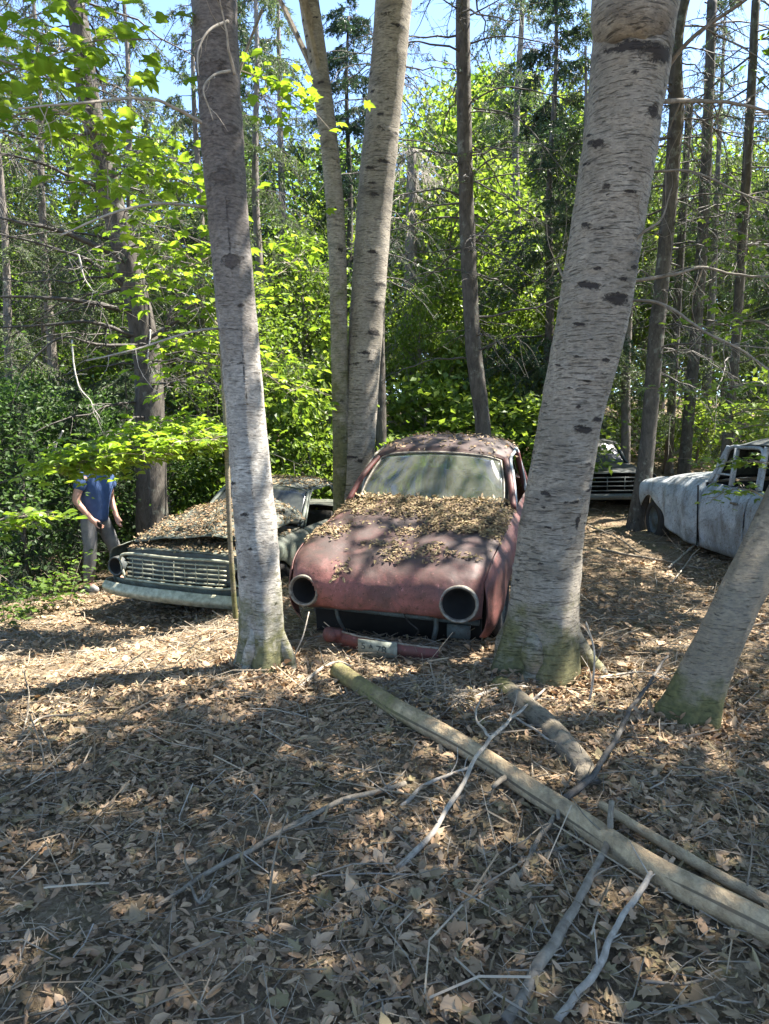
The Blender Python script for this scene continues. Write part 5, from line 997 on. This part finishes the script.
branch('straight grey stick lying on the slope behind the thick birch', [(588, 528, .04), (615, 540, .05), (640, 556, .04)], .014, .01, 'twig_brown', tw=6, tl=(.1, .3))
branch('fine pale sticks lying right of the thick birch', [(600, 682, .03), (640, 678, .04), (668, 684, .03)], .007, .005, tw=6, tl=(.1, .3), forks=[[(560, 676, .02), (600, 682, .03), (630, 680, .03)]])
branch('small tangle of grey twigs at the left edge of the clearing', [(10, 752, .02), (40, 728, .05), (75, 720, .03)], .008, .005, 'twig_brown', tw=14, tl=(.1, .4), forks=[[(20, 745, .02), (30, 715, .08), (24, 690, .14)], [(40, 730, .04), (50, 752, .03), (60, 778, .02)]])
branch('greenish twig lying at the bottom left', [(78, 1010, .02), (110, 975, .03), (128, 955, .03)], .006, .004, 'twig_brown', tw=4)
branch('weathered grey stick lying under the left end of the long log', [(300, 690, .02), (330, 668, .03), (352, 672, .05)], .012, .008, tw=2)
def upright(label, rows, r0, r1, mat='twig_pale', tw=3, name='standing_twig'):
    """rows (px,py,d)"""
    p = [P(*r_) for r_ in rows]; p[0][2] = float(gz(p[0][0], p[0][1]))-.02; c = spline(p, 24); root = thing(name, label, 'twig', c[0]); mb = MB(); tube(mb, c, np.linspace(r0, r1, 24), 6)
    twigs_on(mb, c, tw, .08, .25, r1*.7, -.3); mb.build('stem', M[mat], root, off=c[0])
d_ = gd(588, 705); upright('bent pale sapling stem standing right of the thick birch', [(588, 706, d_), (593, 680, d_), (594, 650, d_), (586, 622, d_)], .008, .005)
d_ = gd(268, 928); upright('thin greenish twig standing upright in the leaves near the bottom', [(266, 930, d_), (270, 890, d_), (276, 850, d_), (288, 812, d_)], .0045, .0025, 'twig_brown', 2)
d_ = gd(290, 668); upright('thin wire-like stem rising from the mossy birch foot to the left headlight hole', [(289, 668, d_), (296, 652, d_), (303, 636, d_), (309, 612, d_+.15)], .005, .004, 'twig_pale', 0)
d_ = gd(746, 905); upright('dry stalk standing at the right behind the pole', [(744, 905, d_), (748, 880, d_), (752, 850, d_), (750, 820, d_)], .004, .002, 'twig_brown', 4)
d_ = gd(45, 770); upright('dry twig standing at the left edge', [(44, 772, d_), (42, 750, d_), (30, 715, d_)], .005, .003, 'twig_brown', 4)
# dry brush heaped in front of the red car
b = G(430, 706); root = thing('brush_pile', 'low heap of dry brush and moss before the number plate of the red car', 'brush pile', b); mb = MB(); n = 420
p = b+RS.normal(size=(n, 3))*np.array([.20, .14, 0]); p[:, 2] = gz(p[:, 0], p[:, 1])+RS.rand(n)*.14*np.exp(-(((p[:, :2]-b[:2])/.28)**2).sum(1)); D = rdir(n); D[:, 2] *= .5
sticks(mb, p, D, RS.uniform(.06, .3, n), RS.uniform(.0012, .004, n)); tag(mb.build('brush', M['twig_brown'], root, False, b), kind='stuff')
mb = MB(); n = 500; p = b+RS.normal(size=(n, 3))*np.array([.22, .14, 0]); p[:, 2] = gz(p[:, 0], p[:, 1])+RS.rand(n)*.10*np.exp(-(((p[:, :2]-b[:2])/.28)**2).sum(1))
leaves(mb, p, rdir(n)+np.array([0, 0, .6]), rdir(n), RS.uniform(.03, .06, n), OVAL, 0, RS.uniform(-3, 4, n)); tag(mb.build('leaf_cover', M['litter_dark'], root, False, b), kind='stuff')
# ================================================================ the person beside the green wreck
fp = G(98, 590); fp[2] = float(gz(fp[0], fp[1])); per = thing('person', 'person in blue shirt and grey trousers standing half hidden behind bright leaves', 'person', fp, (0, 0, 0)); per.scale = (1.07,)*3
Rv, Fv, Uv = nrm(np.array([-.42, -.91, 0])), nrm(np.array([.91, -.42, 0])), np.array([0, 0, 1.0])
def J(r, f, z): return Rv*r+Fv*f+Uv*z
def skin_mesh(name, nodes, edges, mat, parent, sub=2):
    me = bpy.data.meshes.new('tmp'); keys_ = list(nodes); ix = {k: i for i, k in enumerate(keys_)}
    me.from_pydata([tuple(nodes[k][0]) for k in keys_], [(ix[a], ix[b_]) for a, b_ in edges], []); o = bpy.data.objects.new('tmp', me); C.objects.link(o)
    md = o.modifiers.new('skin', 'SKIN'); md.use_smooth_shade = True
    for k in keys_:
        v = me.skin_vertices[0].data[ix[k]]; rr = nodes[k][1]; v.radius = (rr, rr) if not isinstance(rr, tuple) else rr
    me.skin_vertices[0].data[0].use_root = True
    s = o.modifiers.new('sub', 'SUBSURF'); s.levels = sub; s.render_levels = sub
    bpy.context.view_layer.update(); m2 = bpy.data.meshes.new_from_object(o.evaluated_get(bpy.context.evaluated_depsgraph_get())); bpy.data.objects.remove(o)
    m2.name = name; m2.materials.clear(); m2.materials.append(mat)
    for p_ in m2.polygons: p_.use_smooth = True
    n_ = bpy.data.objects.new(name, m2); C.objects.link(n_); n_.parent = parent; return n_
body = {'pel': (J(0, 0, .94), .10), 'belly': (J(0, .03, 1.10), .10), 'chest': (J(0, .05, 1.28), .105), 'neck0': (J(0, .06, 1.44), .065), 'neck': (J(0, .09, 1.50), .052), 'head0': (J(0, .12, 1.57), .075), 'head1': (J(0, .13, 1.655), .092), 'head2': (J(0, .12, 1.73), .06),
        'nose': (J(0, .225, 1.615), .012), 'chin': (J(0, .19, 1.545), .03), 'earR': (J(.085, .12, 1.62), .015), 'earL': (J(-.085, .12, 1.62), .015)}
ed = [('pel', 'belly'), ('belly', 'chest'), ('chest', 'neck0'), ('neck0', 'neck'), ('neck', 'head0'), ('head0', 'head1'), ('head1', 'head2'), ('head0', 'chin'), ('head1', 'nose'), ('head1', 'earR'), ('head1', 'earL')]
for s, S in (('R', 1), ('L', -1)):
    if S > 0: arm = [J(.20, .04, 1.38), J(.29, .02, 1.11), J(.20, .16, .90), J(.17, .20, .85)]
    else: arm = [J(-.20, .04, 1.38), J(-.27, -.02, 1.10), J(-.22, .12, .90), J(-.20, .16, .84)]
    for i, rr in enumerate((.062, .045, .03, .034)): body[f'a{s}{i}'] = (arm[i], rr)
    ed += [('chest', f'a{s}0'), (f'a{s}0', f'a{s}1'), (f'a{s}1', f'a{s}2'), (f'a{s}2', f'a{s}3')]
    dn = nrm(arm[3]-arm[2]); sd = nrm(np.cross(dn, Fv))
    for k in range(4):
        base_ = arm[3]+sd*(k-1.5)*.018+dn*.02; L = (.07, .08, .075, .058)[k]
        body[f'f{s}{k}a'] = (base_+dn*L*.5, .0095); body[f'f{s}{k}b'] = (base_+dn*L*.85+Fv*.025, .008); ed += [(f'a{s}3', f'f{s}{k}a'), (f'f{s}{k}a', f'f{s}{k}b')]
    body[f't{s}'] = (arm[3]+Fv*.045+sd*-.03, .010); ed.append((f'a{s}3', f't{s}'))
    leg = [J(.10, 0, .88), J(.13, .05, .50), J(.13, -.01, .09), J(.16, .15, .05)] if S > 0 else [J(-.10, 0, .88), J(-.20, .10, .49), J(-.34, -.02, .09), J(-.38, .12, .05)]
    for i, rr in enumerate((.085, .058, .042, .035)): body[f'l{s}{i}'] = (leg[i], rr)
    ed += [('pel', f'l{s}0'), (f'l{s}0', f'l{s}1'), (f'l{s}1', f'l{s}2'), (f'l{s}2', f'l{s}3')]
skin_mesh('body', body, ed, M['skin'], per)
sh = {'z': (J(0, .0, .82), .165), 'a': (J(0, .0, .90), .165), 'b': (J(0, .03, 1.10), .155), 'c': (J(0, .05, 1.30), .16), 'd': (J(0, .06, 1.43), .09)}; se = [('z', 'a'), ('a', 'b'), ('b', 'c'), ('c', 'd')]
for s, S in (('R', 1), ('L', -1)):
    sh['s'+s] = (J(.19*S, .04, 1.38), .085); sh['t'+s] = (J(.255*S, .03, 1.22), .072); se += [('c', 's'+s), ('s'+s, 't'+s)]
skin_mesh('shirt', sh, se, M['shirt'], per)
tr = {'p': (J(0, 0, .93), .14), 'w': (J(0, .01, 1.00), .13)}; te = [('p', 'w')]
for s, S in (('R', 1), ('L', -1)):
    leg = [J(.10, 0, .84), J(.13, .05, .50), J(.13, -.01, .10)] if S > 0 else [J(-.10, 0, .84), J(-.20, .10, .49), J(-.34, -.02, .10)]
    for i, rr in enumerate((.105, .08, .068)): tr[f'{s}{i}'] = (leg[i], rr)
    te += [('p', f'{s}0'), (f'{s}0', f'{s}1'), (f'{s}1', f'{s}2')]
skin_mesh('trousers', tr, te, M['trousers'], per)
for S in (1, -1):
    a, b_ = (J(.13, -.05, .06), J(.17, .18, .045)) if S > 0 else (J(-.34, -.06, .06), J(-.39, .16, .045))
    skin_mesh('shoe', {'a': (a, .052), 'm': ((a+b_)/2, .05), 'b': (b_, .042)}, [('a', 'm'), ('m', 'b')], M['shoe'], per)
skin_mesh('hair', {'a': (J(0, .06, 1.62), .075), 'b': (J(0, .08, 1.70), .085), 'c': (J(0, .13, 1.745), .06)}, [('a', 'b'), ('b', 'c')], M['hair'], per)
hp_ = fp+J(.165, .245, .80)*1.07; mb = MB(); box(mb, (0, 0, 0), (.075, .012, .15)); ph = mb.build('phone', M['device'], None, False); ph.location = hp_; ph.rotation_euler = (R(20), R(25), R(-20)); tag(ph, "black phone held in the standing person's lowered hand", 'phone')
